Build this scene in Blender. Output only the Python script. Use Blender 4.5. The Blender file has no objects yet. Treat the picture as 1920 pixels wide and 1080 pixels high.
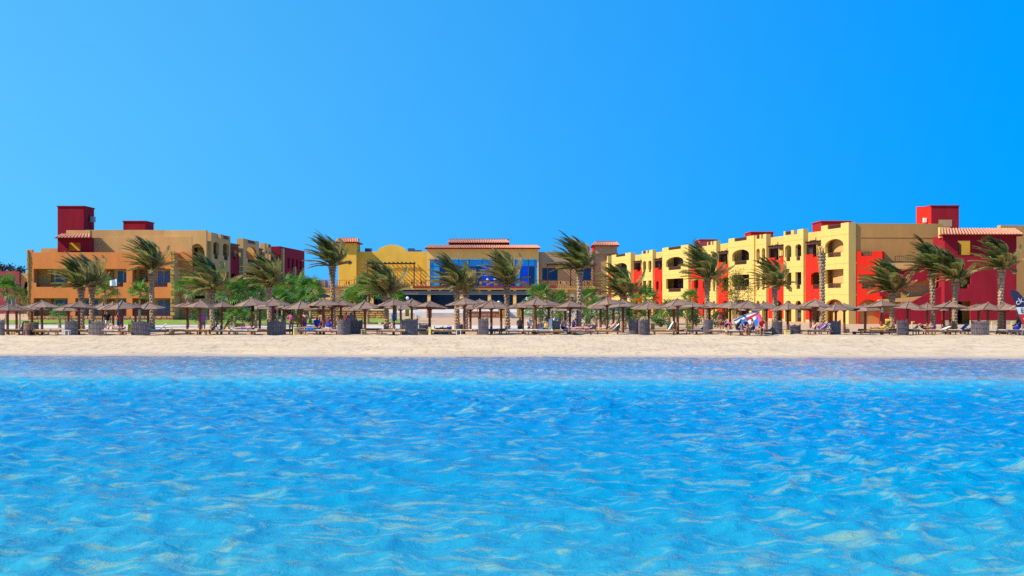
import bpy, bmesh, math, random
import numpy as np
from mathutils import Vector, Matrix, Euler

R = math.radians
random.seed(7)
SC = bpy.context.scene
COL = SC.collection

# ---------------------------------------------------------------- camera
F = 2600.0; CX = 960.0; HY = 565.0; CZ = 3.0
cam = bpy.data.cameras.new('camera'); camo = bpy.data.objects.new('camera', cam); COL.objects.link(camo)
camo.location = (0, 0, CZ); camo.rotation_euler = (R(90), 0, 0)
cam.sensor_width = 36; cam.lens = 36 * F / 1920; cam.shift_y = (HY - 540) / 1920
cam.clip_start = 0.5; cam.clip_end = 12000
SC.camera = camo

# ---------------------------------------------------------------- sun and sky
SUN_AZ = R(18); SUN_EL = R(42)      # azimuth measured from straight left towards the viewer
sdir = Vector((-math.cos(SUN_AZ) * math.cos(SUN_EL), -math.sin(SUN_AZ) * math.cos(SUN_EL), math.sin(SUN_EL)))
sl = bpy.data.lights.new('sun', 'SUN'); sl.energy = 5.0; sl.angle = R(0.5); sl.color = (1.0, 0.95, 0.86)
so = bpy.data.objects.new('sun', sl); COL.objects.link(so)
so.rotation_euler = sdir.to_track_quat('Z', 'Y').to_euler(); so.location = (-40, -30, 60)
w = bpy.data.worlds.new('World'); SC.world = w; w.use_nodes = True
nt = w.node_tree; nt.nodes.clear()
sky = nt.nodes.new('ShaderNodeTexSky'); sky.sky_type = 'NISHITA'; sky.sun_disc = False
sky.sun_elevation = SUN_EL; sky.sun_rotation = -math.atan2(sdir.x, sdir.y)
sky.altitude = 0; sky.air_density = 1.0; sky.dust_density = 0.0; sky.ozone_density = 4.0
hs = nt.nodes.new('ShaderNodeHueSaturation'); hs.inputs['Saturation'].default_value = 1.26; hs.inputs['Value'].default_value = 1.0
tn = nt.nodes.new('ShaderNodeMixRGB'); tn.blend_type = 'MULTIPLY'; tn.inputs[0].default_value = 1.0
# the sky is paler on the sun's side (left) and deeper away from it
ssx = nt.nodes.new('ShaderNodeSeparateXYZ'); stx = nt.nodes.new('ShaderNodeTexCoord'); nt.links.new(stx.outputs['Generated'], ssx.inputs[0])
smr = nt.nodes.new('ShaderNodeMapRange'); smr.interpolation_type = 'SMOOTHSTEP'; smr.inputs[1].default_value = -.62; smr.inputs[2].default_value = .40; nt.links.new(ssx.outputs[0], smr.inputs[0])
TINT_L = (1.32, 1.84, 1.46); TINT_R = (0.0, 1.14, 1.54)
smx = nt.nodes.new('ShaderNodeMixRGB'); smx.inputs[1].default_value = (*TINT_L, 1); smx.inputs[2].default_value = (*TINT_R, 1)
nt.links.new(smr.outputs[0], smx.inputs[0]); nt.links.new(smx.outputs[0], tn.inputs[2])
bg = nt.nodes.new('ShaderNodeBackground'); bg.inputs[1].default_value = 0.113
wo = nt.nodes.new('ShaderNodeOutputWorld')
stc = nt.nodes.new('ShaderNodeTexCoord'); svm = nt.nodes.new('ShaderNodeVectorMath'); svm.operation = 'MULTIPLY_ADD'
svm.inputs[1].default_value = (1, 1, .26); svm.inputs[2].default_value = (0, 0, .285)     # very clear air: no pale haze at the horizon
nt.links.new(stc.outputs['Generated'], svm.inputs[0]); nt.links.new(svm.outputs[0], sky.inputs['Vector'])
nt.links.new(sky.outputs[0], hs.inputs['Color']); nt.links.new(hs.outputs[0], tn.inputs[1])
nt.links.new(tn.outputs[0], bg.inputs[0]); nt.links.new(bg.outputs[0], wo.inputs[0])
SC.view_settings.view_transform = 'Standard'; SC.view_settings.look = 'None'
SC.view_settings.exposure = 0.5; SC.view_settings.gamma = 1.0; SC.view_settings.use_curve_mapping = False
SC.render.engine = 'CYCLES'; SC.cycles.max_bounces = 6; SC.cycles.diffuse_bounces = 3; SC.cycles.glossy_bounces = 3
SC.cycles.use_denoising = False; SC.cycles.sample_clamp_indirect = 4; SC.cycles.sample_clamp_direct = 2.5

# ---------------------------------------------------------------- helpers
def at(px, py, D):
    return Vector(((px - CX) / F * D, D, CZ - (py - HY) / F * D))
def X(px, D): return (px - CX) / F * D
def Z(py, D): return CZ - (py - HY) / F * D

MATS = {}
def mat(name, col, rough=0.8, var=0.12, scale=2.0, bump=0.0, bscale=30.0, spec=0.3, rnd=0.0, metal=0.0, stretch=None, col2=None, trans=0.0):
    m = bpy.data.materials.new(name); m.use_nodes = True
    n = m.node_tree.nodes; L = m.node_tree.links
    p = n['Principled BSDF']; p.inputs['Roughness'].default_value = rough
    p.inputs['Specular IOR Level'].default_value = spec; p.inputs['Metallic'].default_value = metal
    tc = n.new('ShaderNodeTexCoord'); src = tc.outputs['Object']
    if stretch:
        mp = n.new('ShaderNodeMapping'); mp.inputs['Scale'].default_value = stretch
        L.new(src, mp.inputs[0]); src = mp.outputs[0]
    nz = n.new('ShaderNodeTexNoise'); nz.inputs['Scale'].default_value = scale; nz.inputs['Detail'].default_value = 6
    nz.inputs['Roughness'].default_value = 0.65
    L.new(src, nz.inputs['Vector'])
    mx = n.new('ShaderNodeMixRGB')
    c2 = col2 if col2 else tuple(c * (1 - 2 * var) for c in col)
    mr = n.new('ShaderNodeMapRange'); mr.inputs[1].default_value = 0.3; mr.inputs[2].default_value = 0.7
    L.new(nz.outputs['Fac'], mr.inputs[0]); L.new(mr.outputs[0], mx.inputs[0])
    mx.inputs[1].default_value = (*c2, 1); mx.inputs[2].default_value = (*(min(1, c * (1 + var * .5)) for c in col), 1)
    out = mx.outputs[0]
    if rnd:
        oi = n.new('ShaderNodeObjectInfo'); ma = n.new('ShaderNodeMapRange')
        ma.inputs[3].default_value = 1 - rnd; ma.inputs[4].default_value = 1 + rnd
        L.new(oi.outputs['Random'], ma.inputs[0])
        mm = n.new('ShaderNodeVectorMath'); mm.operation = 'SCALE'
        L.new(out, mm.inputs[0]); L.new(ma.outputs[0], mm.inputs['Scale']); out = mm.outputs[0]
    L.new(out, p.inputs['Base Color'])
    if bump:
        nb = n.new('ShaderNodeTexNoise'); nb.inputs['Scale'].default_value = bscale; nb.inputs['Detail'].default_value = 4
        L.new(src, nb.inputs['Vector'])
        b = n.new('ShaderNodeBump'); b.inputs['Strength'].default_value = bump; b.inputs['Distance'].default_value = 0.05
        L.new(nb.outputs['Fac'], b.inputs['Height']); L.new(b.outputs[0], p.inputs['Normal'])
    if trans:
        tr = n.new('ShaderNodeBsdfTranslucent'); ms = n.new('ShaderNodeMixShader'); ms.inputs[0].default_value = trans
        L.new(out, tr.inputs[0]); o = n['Material Output']
        L.new(p.outputs[0], ms.inputs[1]); L.new(tr.outputs[0], ms.inputs[2]); L.new(ms.outputs[0], o.inputs['Surface'])
    MATS[name] = m
    return m

def glass(name, col, rough=0.08, spec=0.6):
    return mat(name, col, rough=rough, var=0.25, scale=0.6, spec=spec)

# paints
mat('yellow_paint', (0.655, 0.44, 0.128), var=0.055, scale=1.1, bump=.05, stretch=(1, 1, .22), spec=.08, rough=.95)
mat('shaded_yellow_paint', (0.60, 0.30, 0.088), var=0.08, scale=1.0, bump=.05, stretch=(1, 1, .22), spec=.08, rough=.95)  # the wing's yellow, darkened: shade of the end facade put into the colour
mat('beige_paint', (0.66, 0.345, 0.118), var=0.08, scale=1.0, bump=.05, stretch=(1, 1, .22), spec=.08, rough=.95)
mat('orange_paint', (0.84, 0.24, 0.062), var=0.085, scale=1.0, bump=.05, stretch=(1, 1, .22), spec=.08, rough=.95)
mat('golden_paint', (0.88, 0.48, 0.065), var=0.10, scale=0.3, bump=.05, spec=.08, rough=.95)
mat('ochre_paint', (0.80, 0.45, 0.12), var=0.06, scale=0.4, bump=.05, spec=.08, rough=.95)
mat('brown_paint', (0.42, 0.27, 0.15), var=0.06, scale=0.4, bump=.05, spec=.08, rough=.95)
mat('red_paint', (0.68, 0.024, 0.012), var=0.09, scale=1.0, bump=.05, stretch=(1, 1, .22), spec=.08, rough=.95)
mat('joint_paint', (0.42, 0.30, 0.08), var=.1)
mat('half_shaded_red_paint', (0.38, 0.02, 0.022), var=.1, scale=.8, spec=.08, rough=.95)  # red with part of the roof boxes' front shade mixed into the colour
mat('shaded_red_paint', (0.30, 0.016, 0.026), var=0.13, scale=.9, bump=.05, stretch=(1, 1, .3), spec=.08, rough=.95)  # darker copy of the red, with the shade of its walls painted in
mat('plum_paint', (0.36, 0.06, 0.07), var=0.08, scale=0.5, spec=.08, rough=.95)
mat('plinth_paint', (0.50, 0.38, 0.22), var=0.12, scale=0.8)
mat('dark_wood', (0.085, 0.030, 0.018), var=0.3, scale=3, rough=.6)
mat('post_wood', (0.25, 0.080, 0.040), var=0.3, scale=4, rough=.7, stretch=(6, 6, .8), rnd=.25)
mat('lattice_wood', (0.10, 0.035, 0.018), var=0.2, scale=4)
mat('roof_tile', (0.74, 0.34, 0.18), var=0.18, scale=6, col2=(0.42, 0.10, 0.05))
mat('maroon_trim', (0.22, 0.02, 0.02), var=0.1)
mat('loggia_maroon_shade', (0.10, 0.018, 0.016), var=.15, scale=.8)  # maroon back walls, darkened to paint the shade inside the recesses
mat('door_dark', (0.055, 0.012, 0.014), var=0.3, scale=1, rough=.3, spec=.5)
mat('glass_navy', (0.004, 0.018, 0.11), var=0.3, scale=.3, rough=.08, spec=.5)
mat('glass_blue', (0.002, 0.035, 0.62), var=0.35, scale=.25, rough=.08, spec=.6)
mat('glass_cyan', (0.02, 0.30, 0.72), var=0.2, scale=.3, rough=.06, spec=.6)
mat('glass_room', (0.05, 0.085, 0.17), var=0.3, scale=1.2, rough=.07, spec=.6)
mat('curtain', (0.18, 0.30, 0.55), var=0.25, scale=3, stretch=(8, 8, .3))
mat('white_frame', (0.55, 0.50, 0.45), var=0.08)
mat('white_paint', (0.72, 0.70, 0.66), var=0.06)
mat('metal_dark', (0.05, 0.045, 0.045), var=0.1, rough=.4, spec=.5)
mat('metal_grey', (0.25, 0.27, 0.3), var=0.1, rough=.4, spec=.5)
mat('steel_blue', (0.05, 0.09, 0.20), var=0.1, rough=.4)
mat('stone_gold', (0.62, 0.34, 0.075), var=0.22, scale=4, bump=.5, bscale=12, rnd=.22)
mat('stone_tan', (0.60, 0.30, 0.13), var=0.20, scale=4, bump=.5, bscale=12, rnd=.2)
mat('stone_joint', (0.30, 0.17, 0.07), var=0.2, scale=4)
mat('brick_tan', (0.52, 0.24, 0.13), var=0.18, scale=3, bump=.4, rnd=.15)
mat('paving', (0.62, 0.50, 0.40), var=0.12, scale=.6, bump=.2)
mat('grass', (0.27, 0.35, 0.03), var=0.35, scale=1.2, bump=.6, bscale=25)
# beach furniture
mat('thatch', (0.330, 0.195, 0.130), var=0.30, scale=2.2, rough=.9, stretch=(1, 1, 14), bump=.35, bscale=9, rnd=.18)
mat('reed', (0.235, 0.175, 0.165), var=0.32, scale=5, rough=.9, stretch=(3, 3, .6), bump=.6, bscale=16, rnd=.2)
mat('lounger_wood', (0.26, 0.12, 0.045), var=0.25, scale=4, rough=.7, rnd=.2)
for nm, c in dict(cush_yellow=(0.62, 0.40, 0.10), cush_cream=(0.66, 0.52, 0.30), cush_white=(0.72, 0.66, 0.58), cush_tan=(0.52, 0.27, 0.12),
                  cush_pink=(0.66, 0.36, 0.30), cush_navy=(0.02, 0.03, 0.16), cush_grey=(0.22, 0.2, 0.25), cush_blue=(0.02, 0.14, 0.42),
                  cush_brown=(0.28, 0.14, 0.05)).items():
    mat(nm, c, var=.14, scale=3, rough=.95, rnd=.1)
mat('towel_blue', (0.01, 0.22, 0.62), var=.2, scale=4, rough=.95)
mat('towel_yellow', (0.80, 0.62, 0.03), var=.12, scale=4, rough=.95)
mat('towel_white', (0.75, 0.72, 0.70), var=.1, scale=4, rough=.95)
mat('towel_royal', (0.01, 0.04, 0.50), var=.2, scale=4, rough=.95)
mat('towel_teal', (0.01, 0.20, 0.50), var=.2, scale=4, rough=.95)
mat('towel_green', (0.05, 0.45, 0.10), var=.2, scale=4, rough=.95)
mat('towel_pink', (0.62, 0.10, 0.30), var=.2, scale=4, rough=.95)
mat('towel_purple', (0.22, 0.06, 0.40), var=.2, scale=4, rough=.95)
mat('towel_red', (0.62, 0.03, 0.04), var=.2, scale=4, rough=.95)
mat('plastic_white', (0.75, 0.74, 0.72), rough=.4, var=.05)
mat('cube_yellow', (0.72, 0.58, 0.18), rough=.6, var=.1)
# plants
mat('trunk_bark', (0.46, 0.30, 0.165), var=.35, scale=5, rough=.95, bump=.6, bscale=14, rnd=.15)
mat('palm_green', (0.25, 0.27, 0.07), var=.35, scale=2.5, rough=.5, spec=.5, rnd=.45, trans=.5)
mat('palm_olive', (0.44, 0.36, 0.11), var=.3, scale=2.5, rough=.7, rnd=.3, trans=.30)  # olive fronds; their pale tone also paints sunlight on the crowns
mat('palm_dry', (0.36, 0.22, 0.09), var=.3, scale=2.5, rough=.8, rnd=.25, trans=.2)
mat('fan_green', (0.15, 0.29, 0.03), var=.35, scale=2, rough=.5, spec=.4, rnd=.4, trans=.35)
mat('leaf_lime', (0.22, 0.22, 0.025), var=.35, scale=3, rough=.6, rnd=.3, trans=.4)
mat('leaf_green', (0.095, 0.19, 0.03), var=.35, scale=3, rough=.6, rnd=.3, trans=.3)
mat('blind_grey', (0.13, 0.125, 0.11), var=.1)
mat('leaf_far', (0.06, 0.11, 0.10), var=.3, scale=1, rough=.8)
mat('hill_haze', (0.17, 0.24, 0.36), var=.15, scale=.02)  # blue of distant haze painted into the rock colour
mat('flag_navy', (0.028, 0.028, 0.075), rough=.9, var=.1)
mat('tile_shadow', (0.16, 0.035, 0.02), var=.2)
# people
mat('skin_light', (0.62, 0.34, 0.24), rough=.5, var=.06)
mat('skin_tan', (0.42, 0.19, 0.10), rough=.5, var=.06)
mat('skin_pink', (0.66, 0.30, 0.24), rough=.5, var=.06)
mat('hair_dark', (0.02, 0.012, 0.01), rough=.6)
mat('hair_brown', (0.09, 0.04, 0.02), rough=.6)
mat('hair_blond', (0.42, 0.25, 0.08), rough=.6)
for nm, c in dict(c_black=(.015, .015, .02), c_white=(.75, .73, .72), c_pink=(.7, .12, .3), c_navy=(.015, .03, .16), c_blue=(.02, .08, .5), c_purple=(.25, .08, .4),
                  c_red=(.6, .03, .03), c_stripe=(.5, .36, .14), c_yellow=(.75, .5, .05), c_grey=(.2, .18, .2), c_maroon=(.14, .03, .04)).items():
    mat(nm, c, rough=.9, var=.12, scale=6)

class Fr:
    """wall frame: u along the wall, v outward, z up"""
    def __init__(s, o, u, n): s.o = Vector((o[0], o[1], 0)); s.u = Vector((u[0], u[1], 0)).normalized(); s.n = Vector((n[0], n[1], 0)).normalized()
    def p(s, u, v, z): return s.o + s.u * u + s.n * v + Vector((0, 0, z))
def front(D): return Fr((0, D), (1, 0), (0, -1))

class MB:
    def __init__(s): s.v = []; s.f = []; s.mi = []; s.cm = 0
    def add(s, vs, fs):
        b = len(s.v); s.v += [tuple(x) for x in vs]; s.f += [tuple(i + b for i in f) for f in fs]; s.mi += [s.cm] * len(fs)
    BF = [(0, 3, 2, 1), (4, 5, 6, 7), (0, 1, 5, 4), (1, 2, 6, 5), (2, 3, 7, 6), (3, 0, 4, 7)]
    def box(s, x0, x1, y0, y1, z0, z1):
        s.add([(x0, y0, z0), (x1, y0, z0), (x1, y1, z0), (x0, y1, z0), (x0, y0, z1), (x1, y0, z1), (x1, y1, z1), (x0, y1, z1)], s.BF); return s
    def fb(s, fr, u0, u1, v0, v1, z0, z1):
        s.add([fr.p(u0, v0, z0), fr.p(u1, v0, z0), fr.p(u1, v1, z0), fr.p(u0, v1, z0), fr.p(u0, v0, z1), fr.p(u1, v0, z1), fr.p(u1, v1, z1), fr.p(u0, v1, z1)], s.BF); return s
    def bar(s, p, q, w, h=None):
        p = Vector(p); q = Vector(q); d = (q - p).normalized(); h = h or w
        a = d.cross(Vector((0, 0, 1)))
        if a.length < 1e-3: a = Vector((1, 0, 0))
        a.normalize(); b = a.cross(d).normalized(); a = a * w / 2; b = b * h / 2
        s.add([p - a - b, p + a - b, p + a + b, p - a + b, q - a - b, q + a - b, q + a + b, q - a + b], s.BF); return s
    def prism(s, pts, off):
        """closed polygon pts extruded by vector off"""
        n = len(pts); off = Vector(off); P = [Vector(p) for p in pts]
        s.add(P + [p + off for p in P], [tuple(range(n)), tuple(range(2 * n - 1, n - 1, -1))] + [(i, (i + 1) % n, (i + 1) % n + n, i + n) for i in range(n)]); return s
    def tube(s, pts, rad, n=8, cap=True):
        pts = [Vector(p) for p in pts]; k = len(pts)
        if not hasattr(rad, '__len__'): rad = [rad] * k
        vs = []; up = None
        for i, p in enumerate(pts):
            d = (pts[min(k - 1, i + 1)] - pts[max(0, i - 1)]).normalized()
            a = d.cross(Vector((0, 0, 1))) if abs(d.z) < .95 else d.cross(Vector((0, 1, 0)))
            a.normalize(); b = d.cross(a)
            for j in range(n):
                t = 2 * math.pi * j / n; vs.append(p + (a * math.cos(t) + b * math.sin(t)) * rad[i])
        fs = [(i * n + j, i * n + (j + 1) % n, (i + 1) * n + (j + 1) % n, (i + 1) * n + j) for i in range(k - 1) for j in range(n)]
        if cap: fs += [tuple(range(n - 1, -1, -1)), tuple((k - 1) * n + j for j in range(n))]
        s.add(vs, fs); return s
    def ball(s, c, r, n=10, m=6, sq=(1, 1, 1)):
        c = Vector(c); vs = []
        for i in range(m + 1):
            t = math.pi * i / m
            for j in range(n):
                p = 2 * math.pi * j / n; vs.append(c + Vector((math.sin(t) * math.cos(p) * sq[0], math.sin(t) * math.sin(p) * sq[1], math.cos(t) * sq[2])) * r)
        s.add(vs, [(i * n + j, (i + 1) * n + j, (i + 1) * n + (j + 1) % n, i * n + (j + 1) % n) for i in range(m) for j in range(n)]); return s
    def wall(s, fr, u0, u1, z0, z1, v, t, ops=()):
        us = sorted({u0, u1} | {x for o in ops for x in o[:2]}); zs = sorted({z0, z1} | {x for o in ops for x in o[2:4]})
        us = [x for x in us if u0 - 1e-6 <= x <= u1 + 1e-6]; zs = [x for x in zs if z0 - 1e-6 <= x <= z1 + 1e-6]
        def sol(i, j):
            if i < 0 or j < 0 or i >= len(us) - 1 or j >= len(zs) - 1: return False
            a = (us[i] + us[i + 1]) / 2; b = (zs[j] + zs[j + 1]) / 2
            return not any(o[0] < a < o[1] and o[2] < b < o[3] for o in ops)
        for i in range(len(us) - 1):
            for j in range(len(zs) - 1):
                if not sol(i, j): continue
                a, b, c, d = us[i], us[i + 1], zs[j], zs[j + 1]
                q = [fr.p(a, v, c), fr.p(b, v, c), fr.p(b, v, d), fr.p(a, v, d), fr.p(a, v - t, c), fr.p(b, v - t, c), fr.p(b, v - t, d), fr.p(a, v - t, d)]
                fs = [(0, 1, 2, 3), (7, 6, 5, 4)]
                if not sol(i - 1, j): fs.append((0, 3, 7, 4))
                if not sol(i + 1, j): fs.append((1, 5, 6, 2))
                if not sol(i, j - 1): fs.append((0, 4, 5, 1))
                if not sol(i, j + 1): fs.append((3, 2, 6, 7))
                s.add(q, fs)
        for o in ops:
            if len(o) > 4 and o[4] > 0:
                a, b, c, d, h = o[:5]; N = 10; m = (a + b) / 2; hw = (b - a) / 2
                P = [(m - hw * math.cos(math.pi * k / N), d - h + h * math.sin(math.pi * k / N)) for k in range(N + 1)]
                for k in range(N):
                    (x0, y0), (x1, y1) = P[k], P[k + 1]
                    q = [fr.p(x0, v, y0), fr.p(x1, v, y1), fr.p(x1, v, d), fr.p(x0, v, d), fr.p(x0, v - t, y0), fr.p(x1, v - t, y1), fr.p(x1, v - t, d), fr.p(x0, v - t, d)]
                    s.add(q, [(0, 1, 2, 3), (7, 6, 5, 4), (0, 4, 5, 1)])
        return s
    def build(s, name, mats, parent=None, smooth=False):
        if isinstance(mats, str): mats = [mats]
        o = Vector((0, 0, 0))
        if parent is not None:
            r = parent
            while r.parent: r = r.parent
            o = r.location
        me = bpy.data.meshes.new(name)
        me.from_pydata([(x - o.x, y - o.y, z - o.z) for x, y, z in s.v] if o.length else s.v, [], s.f)
        for m in mats: me.materials.append(MATS[m])
        if len(mats) > 1: me.polygons.foreach_set('material_index', s.mi)
        if smooth: me.polygons.foreach_set('use_smooth', [True] * len(me.polygons))
        me.update()
        return link(name, me, parent)

def link(name, me, parent=None):
    ob = bpy.data.objects.new(name, me); COL.objects.link(ob)
    if parent is not None: ob.parent = parent
    return ob
def tag(o, label=None, cat=None, group=None, kind=None):
    if label: o['label'] = label
    if cat: o['category'] = cat
    if group: o['group'] = group
    if kind: o['kind'] = kind
    return o
def thing(name, label, cat, loc=(0, 0, 0), rz=0, group=None):
    o = bpy.data.objects.new(name, None); COL.objects.link(o); o.location = loc; o.rotation_euler = (0, 0, rz)
    o.empty_display_size = .3
    return tag(o, label, cat, group)
def copy_tree(o, parent=None):
    c = o.copy(); COL.objects.link(c); c.parent = parent
    for ch in KIDS(o): copy_tree(ch, c)
    return c
def KIDS(o): return list(o.children)
ORD = 'first second third fourth fifth sixth seventh eighth ninth tenth eleventh twelfth thirteenth fourteenth fifteenth sixteenth seventeenth eighteenth nineteenth twentieth'.split()
def nth(i):
    if i < 20: return ORD[i]
    t = {20: 'twenty', 30: 'thirty', 40: 'forty', 50: 'fifty', 60: 'sixty'}
    n = i + 1; b = n // 10 * 10
    return (t[b] + '-' + ORD[n - b - 1]) if n > b else {20: 'twentieth', 30: 'thirtieth', 40: 'fortieth', 50: 'fiftieth', 60: 'sixtieth'}[b]

# ---------------------------------------------------------------- ground
def sstep(a, b, x):
    t = np.clip((x - a) / (b - a), 0, 1); return t * t * (3 - 2 * t)
def shore(x):
    xc = np.clip(x, -70, 70)
    return 74.6 - .085 * xc + .5 * np.sin(xc * .11) + .3 * np.sin(xc * .31 + 1)
def gz(x, y):
    x = np.asarray(x, float); y = np.asarray(y, float)
    d = y - shore(x)
    z = np.where(d < 0, np.maximum(-3.5, .055 * d), .5 * np.sin(np.pi / 2 * np.clip(d / 27, 0, 1)))
    lf = sstep(24, -8, x)
    z = z + .38 * lf * sstep(124, 156, y)
    return z
def g(x, y): return float(gz(x, y))

def grid_mesh(name, xs, ys, zf, matname, kind='structure'):
    XX, YY = np.meshgrid(xs, ys); ZZ = zf(XX, YY)
    nx, ny = len(xs), len(ys)
    if isinstance(ZZ, tuple): XX, YY, ZZ = ZZ
    co = np.stack([XX, YY, ZZ], -1).reshape(-1, 3).astype(np.float32)
    i = np.arange((ny - 1) * (nx - 1)); r = i // (nx - 1); c = i % (nx - 1); b = r * nx + c
    q = np.stack([b, b + 1, b + nx + 1, b + nx], -1).reshape(-1).astype(np.int32)
    me = bpy.data.meshes.new(name); me.vertices.add(len(co)); me.vertices.foreach_set('co', co.ravel())
    n = (nx - 1) * (ny - 1); me.loops.add(n * 4); me.loops.foreach_set('vertex_index', q)
    me.polygons.add(n); me.polygons.foreach_set('loop_start', np.arange(n, dtype=np.int32) * 4)
    me.polygons.foreach_set('use_smooth', np.ones(n, bool))
    me.update(calc_edges=True); me.validate()
    me.materials.append(MATS[matname])
    return tag(link(name, me), kind=kind)

def hash_noise(x, y, s, seed):
    rs = np.random.RandomState(seed); tab = rs.rand(256, 256)
    fx = x * s; fy = y * s; ix = np.floor(fx).astype(int); iy = np.floor(fy).astype(int); tx = fx - ix; ty = fy - iy
    tx = tx * tx * (3 - 2 * tx); ty = ty * ty * (3 - 2 * ty)
    T = lambda a, b: tab[a % 256, b % 256]
    return (T(ix, iy) * (1 - tx) + T(ix + 1, iy) * tx) * (1 - ty) + (T(ix, iy + 1) * (1 - tx) + T(ix + 1, iy + 1) * tx) * ty

# sand material
m = mat('sand', (0.61, 0.435, 0.265), rough=.95, var=.10, scale=.25, bump=.5, bscale=5, spec=.1)
_n = m.node_tree.nodes; _L = m.node_tree.links
def _speckle():
    p = _n['Principled BSDF']; base = p.inputs['Base Color'].links[0].from_socket
    tc = _n.new('ShaderNodeTexCoord')
    mp = _n.new('ShaderNodeMapping'); mp.inputs['Scale'].default_value = (2.6, .42, 1); _L.new(tc.outputs['Object'], mp.inputs[0])
    nz = _n.new('ShaderNodeTexNoise'); nz.inputs['Scale'].default_value = 1.7; nz.inputs['Detail'].default_value = 5; _L.new(mp.outputs[0], nz.inputs['Vector'])
    r = _n.new('ShaderNodeValToRGB'); r.color_ramp.elements[0].position = .36; r.color_ramp.elements[0].color = (.74, .69, .61, 1)  # dark speckle paints the shading of footprints into the sand colour
    r.color_ramp.elements[1].position = .47; r.color_ramp.elements[1].color = (1, 1, 1, 1); _L.new(nz.outputs['Fac'], r.inputs[0])
    mu = _n.new('ShaderNodeMixRGB'); mu.blend_type = 'MULTIPLY'; mu.inputs[0].default_value = .8
    _L.new(base, mu.inputs[1]); _L.new(r.outputs[0], mu.inputs[2])
    # wet sand next to the water line (by height above the sea)
    sp = _n.new('ShaderNodeSeparateXYZ'); _L.new(tc.outputs['Object'], sp.inputs[0])
    mr = _n.new('ShaderNodeMapRange'); mr.inputs[1].default_value = .015; mr.inputs[2].default_value = .07; _L.new(sp.outputs['Z'], mr.inputs[0])
    wm = _n.new('ShaderNodeMixRGB'); wm.inputs[1].default_value = (.40, .29, .22, 1); _L.new(mr.outputs[0], wm.inputs[0]); mr2 = _n.new('ShaderNodeMapRange'); mr2.inputs[1].default_value = 102; mr2.inputs[2].default_value = 109; _L.new(sp.outputs['Y'], mr2.inputs[0])
    pm = _n.new('ShaderNodeMixRGB'); pm.inputs[2].default_value = (.50, .29, .165, 1); _L.new(mr2.outputs[0], pm.inputs[0]); _L.new(mu.outputs[0], pm.inputs[1])
    _L.new(pm.outputs[0], wm.inputs[2])
    _L.new(wm.outputs[0], p.inputs['Base Color'])
_speckle()
gx = np.concatenate([[-6000, -3000, -1500, -700, -350, -200, -120, -80], np.arange(-60, 60.01, .3), [80, 120, 200, 350, 700, 1500, 3000, 6000]])
gy = np.concatenate([[-3000, -1000, -300, -100, 0, 30, 50, 60, 65], np.arange(68, 112, .22), np.arange(112, 160, 1.5), [165, 180, 200, 230, 280, 400, 800, 1600, 3200, 7000, 11000]])
def gzf(x, y):
    z = gz(x, y)
    near = ((y > 70) & (y < 112) & (np.abs(x) < 61))
    amp = np.clip((y - shore(x)) / 6, 0, 1)
    nn = (hash_noise(x, y, .9, 1) - .5) * .07 + (hash_noise(x, y, 2.1, 2) - .5) * .05 + (hash_noise(x, y, .25, 3) - .5) * .12
    foot = -np.clip(hash_noise(x, y, 1.6, 5) - .72, 0, 1) * .25
    return z + np.where(near, (nn + foot) * amp, 0)
grid_mesh('ground', gx, gy, gzf, 'sand')

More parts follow.
